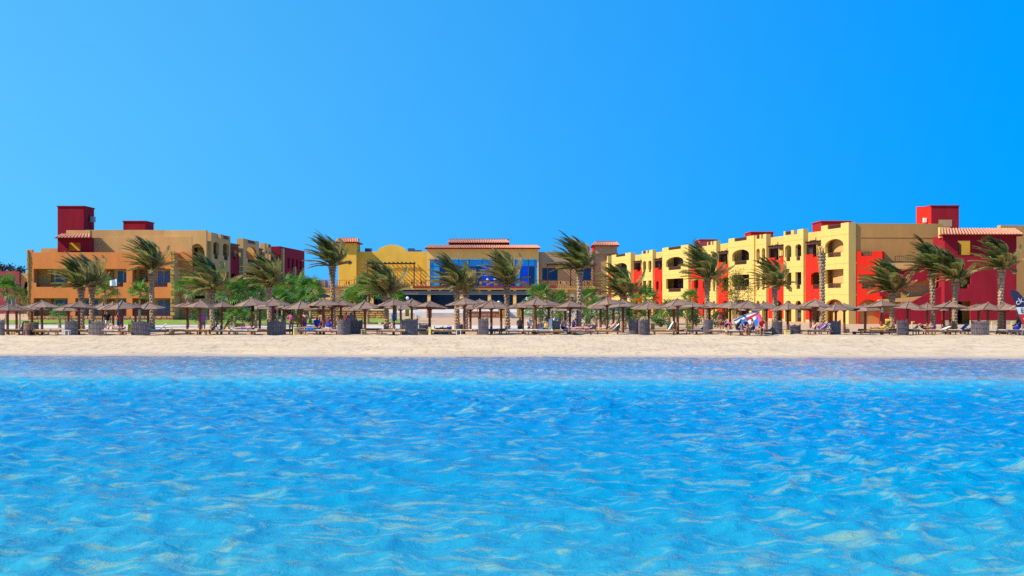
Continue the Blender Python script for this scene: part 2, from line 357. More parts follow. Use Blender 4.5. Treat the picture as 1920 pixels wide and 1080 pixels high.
# ---------------------------------------------------------------- sea
def water_material():
    m = bpy.data.materials.new('sea_water'); m.use_nodes = True; n = m.node_tree.nodes; L = m.node_tree.links
    p = n['Principled BSDF']; p.inputs['Roughness'].default_value = .06; p.inputs['IOR'].default_value = 1.33
    tc = n.new('ShaderNodeTexCoord'); sp = n.new('ShaderNodeSeparateXYZ'); L.new(tc.outputs['Object'], sp.inputs[0])
    # metres from the shore, wobbling a little: the sandy bottom shows through near the beach and over the bar close by
    wn = n.new('ShaderNodeTexNoise'); wn.inputs['Scale'].default_value = .18; wn.inputs['Detail'].default_value = 4
    wmp = n.new('ShaderNodeMapping'); wmp.inputs['Scale'].default_value = (.5, 1, 1); L.new(tc.outputs['Object'], wmp.inputs[0]); L.new(wmp.outputs[0], wn.inputs['Vector'])
    a = n.new('ShaderNodeMath'); a.operation = 'MULTIPLY_ADD'; a.inputs[1].default_value = .085; L.new(sp.outputs['X'], a.inputs[0]); L.new(sp.outputs['Y'], a.inputs[2])
    b = n.new('ShaderNodeMath'); b.operation = 'MULTIPLY_ADD'; b.inputs[1].default_value = 7.0; L.new(wn.outputs['Fac'], b.inputs[0]); L.new(a.outputs[0], b.inputs[2])
    mr = n.new('ShaderNodeMapRange'); mr.inputs[1].default_value = 12; mr.inputs[2].default_value = 80; L.new(b.outputs[0], mr.inputs[0])
    cr = n.new('ShaderNodeValToRGB'); e = cr.color_ramp.elements
    def pos(y): return (y + 3.5 - 12) / 68
    stops = [(14, (.025, .268, .35)), (22, (.0, .224, .36)), (34, (.0, .180, .365)), (44, (.0, .185, .37)), (50, (.01, .28, .42)), (53.0, (.06, .32, .41)), (55.5, (.26, .28, .30)), (57.5, (.09, .22, .34)), (68, (.07, .19, .34)), (74.2, (.14, .19, .30))]
    e[0].position = pos(stops[0][0]); e[0].color = (*stops[0][1], 1); e[1].position = pos(stops[-1][0]); e[1].color = (*stops[-1][1], 1)
    for y, c in stops[1:-1]:
        q = e.new(pos(y)); q.color = (*c, 1)
    L.new(mr.outputs[0], cr.inputs[0])
    # pale sand patches of the bottom
    mp = n.new('ShaderNodeMapping'); mp.inputs['Scale'].default_value = (.8, 1.3, 1); mp.inputs['Rotation'].default_value = (0, 0, .2); L.new(tc.outputs['Object'], mp.inputs[0])
    sn = n.new('ShaderNodeTexNoise'); sn.inputs['Scale'].default_value = 1.15; sn.inputs['Detail'].default_value = 8; sn.inputs['Roughness'].default_value = .62; sn.inputs['Distortion'].default_value = 1.6; L.new(mp.outputs[0], sn.inputs['Vector'])
    sr = n.new('ShaderNodeValToRGB'); sr.color_ramp.elements[0].position = .525; sr.color_ramp.elements[0].color = (0, 0, 0, 1); sr.color_ramp.elements[1].position = .66; sr.color_ramp.elements[1].color = (.62, .62, .62, 1)
    L.new(sn.outputs['Fac'], sr.inputs[0])
    mx = n.new('ShaderNodeMixRGB'); mx.inputs[2].default_value = (.28, .37, .18, 1); L.new(sr.outputs[0], mx.inputs[0]); L.new(cr.outputs[0], mx.inputs[1])
    # white flecks on the crests: foam, plus sparkle painted into the colour
    fz = n.new('ShaderNodeTexNoise'); fz.inputs['Scale'].default_value = 7; fz.inputs['Detail'].default_value = 6; fz.inputs['Roughness'].default_value = .75; L.new(tc.outputs['Object'], fz.inputs['Vector'])
    fa = n.new('ShaderNodeMath'); fa.operation = 'MULTIPLY_ADD'; fa.inputs[1].default_value = 1.3; L.new(sp.outputs['Z'], fa.inputs[0]); L.new(fz.outputs['Fac'], fa.inputs[2])
    fr2 = n.new('ShaderNodeMapRange'); fr2.inputs[1].default_value = .80; fr2.inputs[2].default_value = .90; L.new(fa.outputs[0], fr2.inputs[0])
    fm = n.new('ShaderNodeMixRGB'); fm.inputs[2].default_value = (.72, .78, .74, 1); L.new(fr2.outputs[0], fm.inputs[0]); L.new(mx.outputs[0], fm.inputs[1])
    # sand glimmering through the ankle deep water along the beach
    bmr = n.new('ShaderNodeMapRange'); bmr.inputs[1].default_value = 53; bmr.inputs[2].default_value = 57; L.new(a.outputs[0], bmr.inputs[0])
    bz = n.new('ShaderNodeTexNoise'); bz.inputs['Scale'].default_value = 2.6; bz.inputs['Detail'].default_value = 6; bz.inputs['Roughness'].default_value = .7
    bzm = n.new('ShaderNodeMapping'); bzm.inputs['Scale'].default_value = (1, .35, 1); L.new(tc.outputs['Object'], bzm.inputs[0]); L.new(bzm.outputs[0], bz.inputs['Vector'])
    bzr = n.new('ShaderNodeMapRange'); bzr.inputs[1].default_value = .50; bzr.inputs[2].default_value = .66; bzr.inputs[4].default_value = .85; L.new(bz.outputs['Fac'], bzr.inputs[0])
    bzx = n.new('ShaderNodeMath'); bzx.operation = 'MULTIPLY'; L.new(bmr.outputs[0], bzx.inputs[0]); L.new(bzr.outputs[0], bzx.inputs[1])
    bsm = n.new('ShaderNodeMixRGB'); bsm.inputs[2].default_value = (.52, .38, .28, 1); L.new(bzx.outputs[0], bsm.inputs[0]); L.new(fm.outputs[0], bsm.inputs[1])
    L.new(bsm.outputs[0], p.inputs['Base Color'])
    bn = n.new('ShaderNodeTexNoise'); bn.inputs['Scale'].default_value = 4.5; bn.inputs['Detail'].default_value = 9; bn.inputs['Roughness'].default_value = .68; bn.inputs['Distortion'].default_value = .6; L.new(tc.outputs['Object'], bn.inputs['Vector'])
    bp = n.new('ShaderNodeBump'); bp.inputs['Strength'].default_value = .75; bp.inputs['Distance'].default_value = .075; L.new(bn.outputs['Fac'], bp.inputs['Height']); L.new(bp.outputs[0], p.inputs['Normal'])
    MATS['sea_water'] = m
water_material()
rsw = np.random.RandomState(11); WAVES = []
for k in range(44):
    lam = .24 * (1.5 / .24) ** (k / 43.); th = R(205) + rsw.randn() * .8      # wind chop, mostly running to the left and a little away
    WAVES.append((2 * math.pi / lam, th, .0080 * lam ** .92 * (.6 + .8 * rsw.rand()), rsw.rand() * 6.28))
for lam in (3.4, 4.6, 6.1):
    WAVES.append((2 * math.pi / lam, R(215) + rsw.randn() * .4, .011, rsw.rand() * 6.28))
def sea_f(x, y):
    d = shore(x) - y; amp = np.clip(d / 26, .12, 1) ** .8
    amp = amp * np.where((np.abs(x) > 60) | (y < 0), .3, 1)
    zx = np.zeros_like(x); dx = np.zeros_like(x); dy = np.zeros_like(x)
    gust = .65 + .7 * hash_noise(x + 500, y + 500, .13, 9)
    for k, th, A, ph in WAVES:
        arg = k * (x * math.cos(th) + y * math.sin(th)) + ph
        s = np.sin(arg); c = np.cos(arg)
        zx += A * c; dx -= .85 * A * math.cos(th) * s; dy -= .85 * A * math.sin(th) * s
    zx *= amp * gust; dx *= amp * gust; dy *= amp * gust
    near = (np.abs(x) < 60) & (y > 0)
    return (x + np.where(near, dx, 0), y + np.where(near, dy, 0), zx)
def ramp(a, b, f):
    o = [a]
    while o[-1] < b: o.append(o[-1] + f(o[-1]))
    return o
pxs = ramp(0, 56, lambda t: .07 if t < 7 else .07 + (t - 7) * .006)
sx = np.array([-6000, -2000, -600, -250, -120, -75] + [-t for t in reversed(pxs[1:])] + pxs + [75, 120, 250, 600, 2000, 6000])
sy = np.array([-6000, -2000, -500, -150, -50, -20, -5, 2, 6, 8] + ramp(9.5, 84, lambda t: .0042 * t))
grid_mesh('sea', sx, sy, sea_f, 'sea_water')
# ================================================================ buildings
def lattice(root, fr, u0, u1, z0, z1, v, name='balcony_lattice', m='lattice_wood', w=.06, parent=None):
    b = MB(); P = lambda u, z: fr.p(u, v, z)
    b.bar(P(u0, z0 + w / 2), P(u1, z0 + w / 2), w); b.bar(P(u0, z1 - w / 2), P(u1, z1 - w / 2), w)
    b.bar(P(u0 + w / 2, z0), P(u0 + w / 2, z1), w); b.bar(P(u1 - w / 2, z0), P(u1 - w / 2, z1), w)
    n = max(1, round((u1 - u0) / max(.3, (z1 - z0)) * 1.3)); s = (u1 - u0) / n
    for i in range(n):
        a = u0 + i * s
        b.bar(P(a, z0), P(a + s, z1), w * .8); b.bar(P(a, z1), P(a + s, z0), w * .8)
        if i: b.bar(P(a, z0), P(a, z1), w * .8)
    return b.build(name, m, parent or root)
def railing(root, fr, u0, u1, z0, z1, v, m='metal_dark', step=.22, w=.03, name='railing'):
    b = MB(); b.bar(fr.p(u0, v, z1), fr.p(u1, v, z1), .06); b.bar(fr.p(u0, v, z0 + .08), fr.p(u1, v, z0 + .08), .04)
    n = max(2, int((u1 - u0) / step))
    for i in range(n + 1):
        u = u0 + (u1 - u0) * i / n; b.bar(fr.p(u, v, z0), fr.p(u, v, z1), w if i % 6 else w * 2.2)
    return b.build(name, m, root)
def window(root, fr, u0, u1, z0, z1, v, gm='glass_room', fm='white_frame', n=2, fw=.09, depth=.07, name='window', rows=1):
    b = MB(); b.wall(fr, u0, u1, z0, z1, v, depth, [(u0 + (u1 - u0) * i / n + fw / 2 * (2 if i == 0 else 1), u0 + (u1 - u0) * (i + 1) / n - fw / 2 * (2 if i == n - 1 else 1),
                                                       z0 + (z1 - z0) * j / rows + fw / (1 if j == 0 else 2), z0 + (z1 - z0) * (j + 1) / rows - fw / (1 if j == rows - 1 else 2)) for i in range(n) for j in range(rows)])
    o = b.build(name, fm, root)
    for i in range(n):
        for j in range(rows):
            MB().fb(fr, u0 + (u1 - u0) * i / n + fw / 2, u0 + (u1 - u0) * (i + 1) / n - fw / 2, v - depth * .8, v - depth * .55, z0 + (z1 - z0) * j / rows + fw / 2, z0 + (z1 - z0) * (j + 1) / rows - fw / 2).build('pane', gm, o)
    return o
def tile_roof(root, fr, u0, u1, v0, v1, z0, z1, parent=None, step=.28, name='roof_tiles', hipL=0, hipR=0):
    """sloping skirt of half round tiles from the eave (v0,z0) up to (v1,z1); v0 is further out"""
    b = MB(); n = max(2, int((u1 - u0) / step)); s = (u1 - u0) / n
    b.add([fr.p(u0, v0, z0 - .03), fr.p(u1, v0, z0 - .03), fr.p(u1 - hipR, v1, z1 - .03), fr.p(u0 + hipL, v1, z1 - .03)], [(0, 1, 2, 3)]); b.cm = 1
    for i in range(n):
        c = u0 + (i + .5) * s; r = s * .36; t = (i + .5) / n
        uu = u0 + hipL + (u1 - hipR - u0 - hipL) * t
        ring = []
        for (uc, v, z) in ((c, v0 + .05, z0), (uu, v1, z1)):
            for k in range(5):
                a = math.pi * k / 4; ring.append(fr.p(uc - math.cos(a) * r, v, z + math.sin(a) * r * .9))
        b.add(ring, [(k, k + 1, k + 6, k + 5) for k in range(4)] + [(0, 1, 2, 3, 4)])
    o = b.build(name, ['tile_shadow', 'roof_tile'], parent or root); o['kind'] = 'stuff'
    return o
def pergola(root, fr, u0, u1, v0, v1, z, posts=2, zb=None, m='dark_wood', nr=5, name='pergola'):
    b = MB(); d = .14
    for v in (v0, v1): b.fb(fr, u0 - .1, u1 + .1, v - d / 2, v + d / 2, z - .22, z)
    for i in range(nr):
        u = u0 + (u1 - u0) * i / (nr - 1); b.fb(fr, u - d / 2, u + d / 2, min(v0, v1) - .25, max(v0, v1) + .25, z + .003, z + .17)
    o = b.build(name, m, root)
    if zb is not None:
        for i in range(posts):
            u = u0 + (u1 - u0) * i / max(1, posts - 1)
            MB().fb(fr, u - .1, u + .1, v0 - .1, v0 + .1, zb, z - .222).build('post', m, o)
    return o
def stones(root, fr, u0, u1, z0, z1, v, rows, wid, m='stone_gold', proud=.06, name='stone', parent=None, joined=False):
    h = (z1 - z0) / rows; jb = MB()
    for r in range(rows):
        u = u0 - (wid * .5 if r % 2 else 0)
        while u < u1 - .05:
            w_ = wid * random.uniform(.75, 1.25); a = max(u, u0); b_ = min(u + w_, u1)
            if b_ - a > .12:
                pv = v + proud * random.uniform(.5, 1.2); j = .025
                q = [fr.p(a + j, v - .05, z0 + r * h + j), fr.p(b_ - j, v - .05, z0 + r * h + j), fr.p(b_ - j, v - .05, z0 + (r + 1) * h - j), fr.p(a + j, v - .05, z0 + (r + 1) * h - j)]
                e = .03
                q += [fr.p(a + j + e, pv, z0 + r * h + j + e), fr.p(b_ - j - e, pv, z0 + r * h + j + e), fr.p(b_ - j - e, pv, z0 + (r + 1) * h - j - e), fr.p(a + j + e, pv, z0 + (r + 1) * h - j - e)]
                F_ = [(4, 5, 6, 7), (0, 1, 5, 4), (1, 2, 6, 5), (2, 3, 7, 6), (3, 0, 4, 7)]
                if joined: jb.add(q, F_)
                else:
                    k = MB(); k.add(q, F_); k.build(name, m, parent or root)
            u += w_
    if joined:
        o = jb.build(name, m, parent or root); o['kind'] = 'stuff'; return o

ZT = 11.72
def bay(root, fr, u0, u1, kind, mats, ztop=ZT, zg=.25, vA=.55, vY=.32, vback=-1.7, doorside=.55, lat=True, slim=False):
    wall_m, red_m = mats; W = u1 - u0
    floors = (zg + .12, 3.85, 7.35)
    # floor slabs and back doors
    for zf in floors[1:]: MB().fb(fr, u0 + .01, u1 - .01, vback, -.02, zf - .2, zf).build('balcony_slab', wall_m, root)
    if kind == 'A':
        v = vA; a = u0 + .18 * W; c = u0 + .85 * W; i = .14 * (c - a)
        ops = [(a, c, 8.5, 10.05, .75), (a + i, c - i, 8.0, 8.5), (a, c, 5.0, 6.62), (a + i, c - i, 4.5, 5.0), (a, c, zg + .15, 3.25, .95), (a + i, c - i, ztop - .5, ztop)]
        b = MB(); b.wall(fr, u0, u1, zg, ztop, v, .3, ops)
        for uu in (u0, u1 - .3): b.fb(fr, uu, uu + .3, -.3, v - .3, zg, ztop - .003)
        b.build('bay_wall', wall_m, root)
        lattice(root, fr, a + i, c - i, 8.0, 8.55, v - .15); lattice(root, fr, a + i, c - i, 4.5, 5.05, v - .15)
        lattice(root, fr, a + i, c - i, ztop - .5, ztop - .04, v - .15, 'parapet_lattice')
        doors = [(a + (c - a) * .42, c, z) for z in floors]
    elif kind == 'Y':
        v = vY; ops = []; doors = []
        cols = [(.10, .40), (.60, .93)] if not slim else [(.25, .75)]
        for f0, f1 in cols:
            a = u0 + f0 * W; c = u0 + f1 * W; i = .18 * (c - a)
            ops += [(a, c, 8.45, 9.95, .35), (a + i, c - i, 7.95, 8.45), (a, c, 5.0, 6.55), (a + i, c - i, 4.5, 5.0), (a, c, zg + .15, 3.1, .5)]
            doors += [(a + .1 * (c - a), c, z) for z in floors]
            if lat: lattice(root, fr, a + i, c - i, 7.95, 8.5, v - .15); lattice(root, fr, a + i, c - i, 4.5, 5.05, v - .15)
        ops += [(u0 + .3 * W, u0 + .48 * W, ztop - .55, ztop)] if not slim else []
        ops += [(u0 + .62 * W, u0 + .92 * W, ztop - .5, ztop)] if not slim else []
        b = MB(); b.wall(fr, u0, u1, zg, ztop, v, .3, ops)
        for uu in (u0, u1 - .3): b.fb(fr, uu, uu + .3, -.3, v - .3, zg, ztop - .003)
        b.build('bay_wall', wall_m, root)
        if not slim: lattice(root, fr, u0 + .62 * W, u0 + .92 * W, ztop - .5, ztop - .04, v - .15, 'parapet_lattice')
    else:
        v = 0; n = 2 if W > 6.5 else 1; ops = []; doors = []
        for k in range(n):
            a = u0 + W * (k + .22) / n; c = u0 + W * (k + .74) / n; i = .2 * (c - a)
            ops += [(a, c, 4.95, 6.45, .4), (a + i, c - i, 4.45, 4.95), (a, c, zg + .15, 3.1, .6)]
            lattice(root, fr, a + i, c - i, 4.45, 5.0, v - .15)
            doors += [(a, c, floors[0]), (a, c, floors[1])]
        doors += [(u0 + .3 * W, u0 + .75 * W, floors[2])]
        ops += [(u0 + .35 * W, u0 + .65 * W, 8.2, 8.6)]
        b = MB(); b.wall(fr, u0, u1, zg + .55, 8.6, v, .25, ops); b.build('bay_wall', red_m, root)
        edges = [u0] + [x for o in ops if o[2] < 1 for x in o[:2]] + [u1]
        for k in range(0, len(edges), 2): MB().fb(fr, edges[k], edges[k + 1], v - .28, v + .03, zg, zg + .549).build('plinth', 'plinth_paint', root)
        pergola(root, fr, u0 + .25, u1 - .25, -.1, vback + .15, 10.0, 2, 8.602, nr=max(4, int(W / .9)))
        lattice(root, fr, u0 + .25 * W, u1 - .25 * W, ztop - .78, ztop - .3, vback - .12, 'parapet_lattice')
    if kind != 'R':
        for zj in (3.72, 7.2, 10.42): MB().fb(fr, u0 + .02, u1 - .02, v + .001, v + .006, zj, zj + .05).build('reveal_joint', 'joint_paint', root)
        for zf in floors: MB().fb(fr, u0 + .12, u1 - .12, vback + .002, vback + .03, zf + .01, zf + 2.9).build('loggia_back_wall', 'loggia_maroon_shade', root)
    for (a, c, z) in doors:
        d = MB().fb(fr, a, c, vback + .031, vback + .07, z + .02, z + 2.25).build('balcony_door', 'door_dark', root)
        MB().fb(fr, a + (c - a) * .12, c - (c - a) * .12, vback + .06, vback + .095, z + .6, z + 2.05).build('pane', 'glass_room', d)
    # partition to the next bay
    MB().fb(fr, u1 - .1, u1 + .1, vback + .003, -.303, zg, 10.6 if kind != 'R' else 8.4).build('partition', wall_m, root)

# ---------------------------------------------------------------- right wing
ND = 153.0; NX = 37.6
frR = Fr((NX, ND), (-.168, 1), (-1, -.168))
def uR(px):
    k = (px - CX) / F; Y = (NX + .168 * ND) / (k + .168); return (Y - ND) * math.sqrt(1 + .168 ** 2)
rw = thing('hotel_building', 'long yellow and red three storey hotel wing with arched balconies and a stair block', 'building', (40, 160, .25))
seq = [('A', 1600, 1548), ('R', 1548, 1511), ('Y', 1511, 1474), ('R', 1474, 1441), ('Y', 1441, 1421), ('A', 1421, 1373), ('R', 1373, 1347), ('Y', 1347, 1330), ('R', 1330, 1297),
       ('A', 1297, 1248), ('R', 1248, 1227), ('Y', 1227, 1207), ('R', 1207, 1188), ('A', 1188, 1152), ('R', 1152, 1143), ('Y', 1143, 1128), ('R', 1128, 1121), ('A', 1121, 1113)]
for kind, p0, p1 in seq:
    bay(rw, frR, uR(p0), uR(p1), kind, ('yellow_paint', 'red_paint'), slim=(kind == 'Y' and p0 - p1 < 16), vback=-1.4)
UL = uR(1113)
bd = MB().fb(frR, .02, UL, -12.5, -1.4, .25, ZT - .6); bd.build('main_wall', 'yellow_paint', rw)
MB().fb(frR, .02, UL, -1.6, -1.402, ZT - .598, ZT - .32).build('parapet', 'yellow_paint', rw)
# roof boxes on the wing
def tower(root, fr, u0, u1, v0, v1, z0, z1, m, name='roof_tower'):
    o = MB().fb(fr, u0, u1, v0, v1, z0, z1).build(name, m, root)
    MB().fb(fr, u0 - .08, u1 + .08, min(v0, v1) - .08, max(v0, v1) + .08, z1 + .003, z1 + .14).build('coping', m, o)
    return o
fw = front(0)
tower(rw, front(166), X(1540, 166), X(1596, 166), 0, -5, ZT - .7, Z(416, 166), 'half_shaded_red_paint')
tower(rw, front(194), X(1408, 194), X(1450, 194), 0, -5, ZT - .7, Z(436, 194), 'half_shaded_red_paint')
tower(rw, front(214), X(1312, 214), X(1345, 214), 0, -5, ZT - .7, Z(450, 214), 'plum_paint')
# end facade towards the beach
frE = Fr((NX, ND), (.99, .10), (.10, -.99))
def uE(px, D=153.5): return (px - CX) / F * D - NX
ue1 = uE(1772)
b = MB(); b.wall(frE, .02, ue1, .25, 11.62, .0, .4, []); b.build('end_wall', 'shaded_yellow_paint', rw)
MB().fb(frE, .03, 21, -9, -.402, .3, 10.6).build('end_volume', 'beige_paint', rw)
for z in (7.45, 10.05):
    MB().fb(frE, .05, ue1 - .05, .002, .035, z, z + .07).build('string_course', 'shaded_yellow_paint', rw)
b = MB(); b.fb(frE, ue1 + .002, uE(1885), -.4, .0, 9.6, 11.05); b.build('parapet', 'beige_paint', rw)
b = MB(); b.fb(frE, uE(1885) + .002, uE(1990), -.9, -.0, .25, 11.5); b.build('end_wall', 'shaded_yellow_paint', rw)
# red loggia bay beside the corner, turned towards the sun
aR = R(-22); cR = at(1611, 600, 151.8)
frB = Fr((cR.x, 152.9), (math.cos(aR), -math.sin(aR) * -1), (math.sin(aR), -math.cos(aR)))
WB = 2.75
ops = [(.25, WB - .35, 4.95, 5.95), (.6, WB - .75, 4.4, 4.95), (.2, WB - .3, .45, 3.2, .95), (.5, WB - 1.1, 8.0, 8.5)]
b = MB(); b.wall(frB, 0, WB, .25, 8.5, 0, .28, ops); b.fb(frB, WB - .28, WB, -3, -.28, .25, 8.497); b.build('loggia_wall', 'red_paint', rw)
MB().fb(frB, .02, WB - .3, -1.9, -1.7, .25, 8.3).build('loggia_back_wall', 'golden_paint', rw)
MB().fb(frB, .02, WB - .3, -1.7, -.3, 3.75, 3.95).build('loggia_slab', 'beige_paint', rw)
lattice(rw, frB, .6, WB - .75, 4.4, 5.0, -.14); lattice(rw, frB, .5, WB - 1.1, 8.0, 8.46, -.14)
# open stair: two maroon flights with landings
Ds = 151.2
def P_(px, py, D): return at(px, py, D)
def slab(name, pts, D, th, m, root):
    return MB().prism([at(x, y, D) for x, y in pts], (0, th, 0)).build(name, m, root)
slab('stair_parapet', [(1650, 612), (1650, 592), (1690, 577), (1722, 560), (1770, 534), (1772, 534), (1772, 612)], 150.6, .35, 'shaded_red_paint', rw)
slab('stair_parapet', [(1650, 556), (1686, 547), (1722, 529), (1772, 516), (1772, 498), (1732, 497), (1700, 506), (1650, 520)], 151.4, .3, 'shaded_red_paint', rw)
slab('landing_slab', [(1650, 562), (1737, 555), (1725, 562), (1712, 566), (1650, 566)], 151.0, 1.2, 'beige_paint', rw)
slab('landing_slab', [(1650, 504), (1700, 504), (1714, 496), (1714, 493), (1650, 493)], 151.2, 1.4, 'beige_paint', rw)
fs = front(151.1); railing(rw, fs, X(1684, 151), X(1742, 151), Z(554, 151), Z(537, 151), 0)
railing(rw, front(151.3), X(1680, 151), X(1716, 151), Z(495, 151), Z(480, 151), 0)
MB().fb(front(152.6), X(1655, 152), X(1772, 152), -.2, 0, .3, 6.2).build('stair_back_wall', 'ochre_paint', rw)
# maroon stair block with tiled eave
DB = 149.5; fb_ = front(DB); x0, x1 = X(1771, DB), X(1906, DB)
def zB(y): return Z(y, DB)
ops = [(X(1796, DB), X(1821, DB), zB(478), zB(451)), (X(1796, DB), X(1821, DB), zB(533), zB(508)), (X(1800, DB), X(1816, DB), zB(541), zB(533)), (X(1795, DB), X(1820, DB), .45, zB(565))]
b = MB(); b.wall(fb_, x0, x1, .95, zB(441), 0, .35, ops); b.fb(fb_, x0, x0 + .35, -4, -.35, .95, zB(441) - .003); b.fb(fb_, x1 - .35, x1, -4, -.35, .95, zB(441) - .003); b.build('stair_block_wall', 'shaded_red_paint', rw)
b = MB(); b.wall(fb_, x0 - .03, x1 + .03, .3, .95, .05, .42, [(X(1795, DB), X(1820, DB), .3, .95)]); b.build('plinth', 'plinth_paint', rw)
MB().fb(fb_, x0 + .4, x1 - .4, -3.0, -2.8, .3, 9.6).build('back_wall', 'golden_paint', rw)
for z in (3.6, 6.2): MB().fb(fb_, x0 + .36, x1 - .36, -2.8, -.36, z - .15, z).build('floor_slab', 'beige_paint', rw)
for (a, c, z0_, z1_) in ((1795, 1813, 505, 541), (1796, 1813, 452, 480), (1796, 1819, 566, 606)):
    d = MB().fb(fb_, X(a, DB), X(c, DB), -2.79, -2.7, Z(z1_, DB), Z(z0_, DB)).build('door', 'door_dark', rw)
    MB().fb(fb_, X(a + 3, DB), X(c - 3, DB), -2.71, -2.68, Z(z1_ - 6, DB), Z(z0_ + 4, DB)).build('pane', 'glass_navy', d)
MB().fb(fb_, x0 - .5, x1 + .45, -.4, .55, zB(443), zB(440)).build('eave', 'shaded_red_paint', rw)
tile_roof(rw, fb_, x0 - .6, x1 + .55, .75, -.9, zB(440), zB(428), step=.33, hipL=.5, hipR=.3)
MB().fb(fb_, x0 - .2, x0 + .9, -1.6, -.95, zB(445), zB(425)).build('roof_pier', 'yellow_paint', rw)
# stair tower above: front in darkened red, side in plain red, to paint shade
Dt = 158
o = tower(rw, Fr((X(1746, Dt), Dt), (1, .0), (0, -1)), 0, X(1798, Dt) - X(1746, Dt), 0, -4.6, 10, Z(387, Dt), 'shaded_red_paint')
o2 = Fr((X(1746, Dt), Dt), (-.35, 1), (-1, -.35))
MB().prism([at(1718, 426, Dt + 3), at(1746, 430, Dt + .002), at(1746, 387, Dt + .002), at(1718, 387.6, Dt + 3)], (1.2, 2.0, 0)).build('tower_side', 'red_paint', rw)
MB().fb(front(Dt), X(1760, Dt), X(1785, Dt), .0, .04, Z(425, Dt), Z(412, Dt)).build('louvre', 'brown_paint', rw)
pp = at(1733, 413, Dt + 1.1); MB().box(pp.x - .2, pp.x + .15, pp.y - .5, pp.y - .1, pp.z - .25, pp.z + .25).build('air_conditioner', 'white_paint', rw)
# plinth step in front of the wing
MB().fb(frR, 0, 60, .56, 1.6, .1, .42).build('step', 'paving', rw)
MB().fb(frE, -1, 9, .05, 2.2, .1, .40).build('step', 'paving', rw)

# ---------------------------------------------------------------- left building
DL = 155.7; fl = front(DL); zl = lambda y: Z(y, DL); xl = lambda p: X(p, DL)
lw = thing('hotel_building', 'orange and beige three storey hotel with stone quoins and dark red roof towers', 'building', (-45, 158, .85))
GZ = .75
bays_l = [(63, 127), (141, 237), (248, 321)]
ops = []
for a, c in bays_l:
    ops += [(xl(a), xl(c), zl(530), zl(504)), (xl(a), xl(c), zl(592.5), zl(559))]
ops += [(xl(68), xl(124), zl(538), zl(530)), (xl(215), xl(231), zl(538), zl(530)), (xl(286), xl(314), zl(538), zl(530))]
b = MB(); b.wall(fl, xl(52), xl(325), zl(592.5), zl(473), 0, .35, ops); b.fb(fl, xl(52), xl(61), -.35, .0, zl(473) + .002, zl(468))
b.fb(fl, xl(52), xl(52) + .35, -3, -.352, GZ, zl(473) - .002); b.fb(fl, xl(325) - .35, xl(325), -4, -.352, GZ, zl(473) - .002)
b.build('facade_wall', 'orange_paint', lw)
MB().fb(fl, xl(52) + .02, xl(325) - .02, -.33, -.02, GZ - .2, zl(592.5) - .002).build('base_wall', 'stone_joint', lw)
stones(lw, fl, xl(52), xl(325), GZ - .05, zl(592.5), 0, 2, .78, 'stone_tan', proud=.09)
stones(lw, fl, xl(319), xl(328), zl(592), zl(470), .02, 16, .75, 'stone_gold', proud=.10)
stones(lw, fl, xl(50), xl(55), zl(592), zl(468), .02, 16, .32, 'stone_gold', proud=.10)
for a, c in bays_l:
    for (zt, zb_) in ((504, 538), (559, 592.5)):
        MB().fb(fl, xl(a) - .4, xl(c) + .4, -2.25, -2.05, zl(zb_) - .25, zl(zt) + .25).build('loggia_back_wall', 'ochre_paint', lw)
        MB().fb(fl, xl(a) - .3, xl(c) + .3, -2.05, -.36, zl(zb_) - .25, zl(zb_) - .05).build('loggia_slab', 'orange_paint', lw)
        MB().fb(fl, xl(a) - .3, xl(c) + .3, -2.05, -.36, zl(zt) + .02, zl(zt) + .2).build('loggia_ceiling', 'beige_paint', lw)
        for uu in (xl(a) - .3, xl(c) + .1): MB().fb(fl, uu, uu + .2, -2.05, -.36, zl(zb_) - .04, zl(zt) + .01).build('loggia_side_wall', 'beige_paint', lw)
# windows inside the loggias
def lwin(a, c, zt, zb_, gm='glass_room'):
    window(lw, fl, xl(a), xl(c), zl(zb_), zl(zt), -1.97, gm, 'white_frame', 2)
for zt, zb_ in ((512, 538), (561, 592)): lwin(92, 127, zt, zb_)
for zt, zb_ in ((506, 537), (561, 592)): lwin(150, 176, zt, zb_); lwin(210, 235, zt, zb_)
for zt, zb_ in ((506, 537), (561, 592)): lwin(286, 312, zt, zb_, 'curtain')
for (a, c) in ((84, 90), (190, 205), (252, 278), (314, 320)):
    for zt, zb_ in ((505, 529), (561, 590)):
        stones(lw, fl, xl(a), xl(c), zl(zb_), zl(zt), -2.0, 5, .5, 'stone_joint', proud=.07, name='wall_stone')
lattice(lw, fl, xl(68), xl(124), zl(538), zl(529), -.18); lattice(lw, fl, xl(215), xl(231), zl(538), zl(529), -.18); lattice(lw, fl, xl(286), xl(314), zl(538), zl(529), -.18)
for a, c in bays_l: lattice(lw, fl, xl(a) + .1, xl(c) - .1, zl(592), zl(583), -.2)
# side piece right of the stone column
D2 = 158.2; f2 = front(D2)
b = MB(); b.wall(f2, X(326, D2), X(360, D2), GZ, Z(473, D2), 0, .4, [(X(331, D2), X(337, D2), Z(538, D2), Z(528, D2)), (X(331, D2), X(337, D2), Z(592, D2), Z(583, D2))]); b.build('side_wall', 'orange_paint', lw)
MB().fb(f2, X(326, D2), X(360, D2), -3, -.6, GZ, Z(475, D2)).build('inner_wall', 'shaded_red_paint', lw)
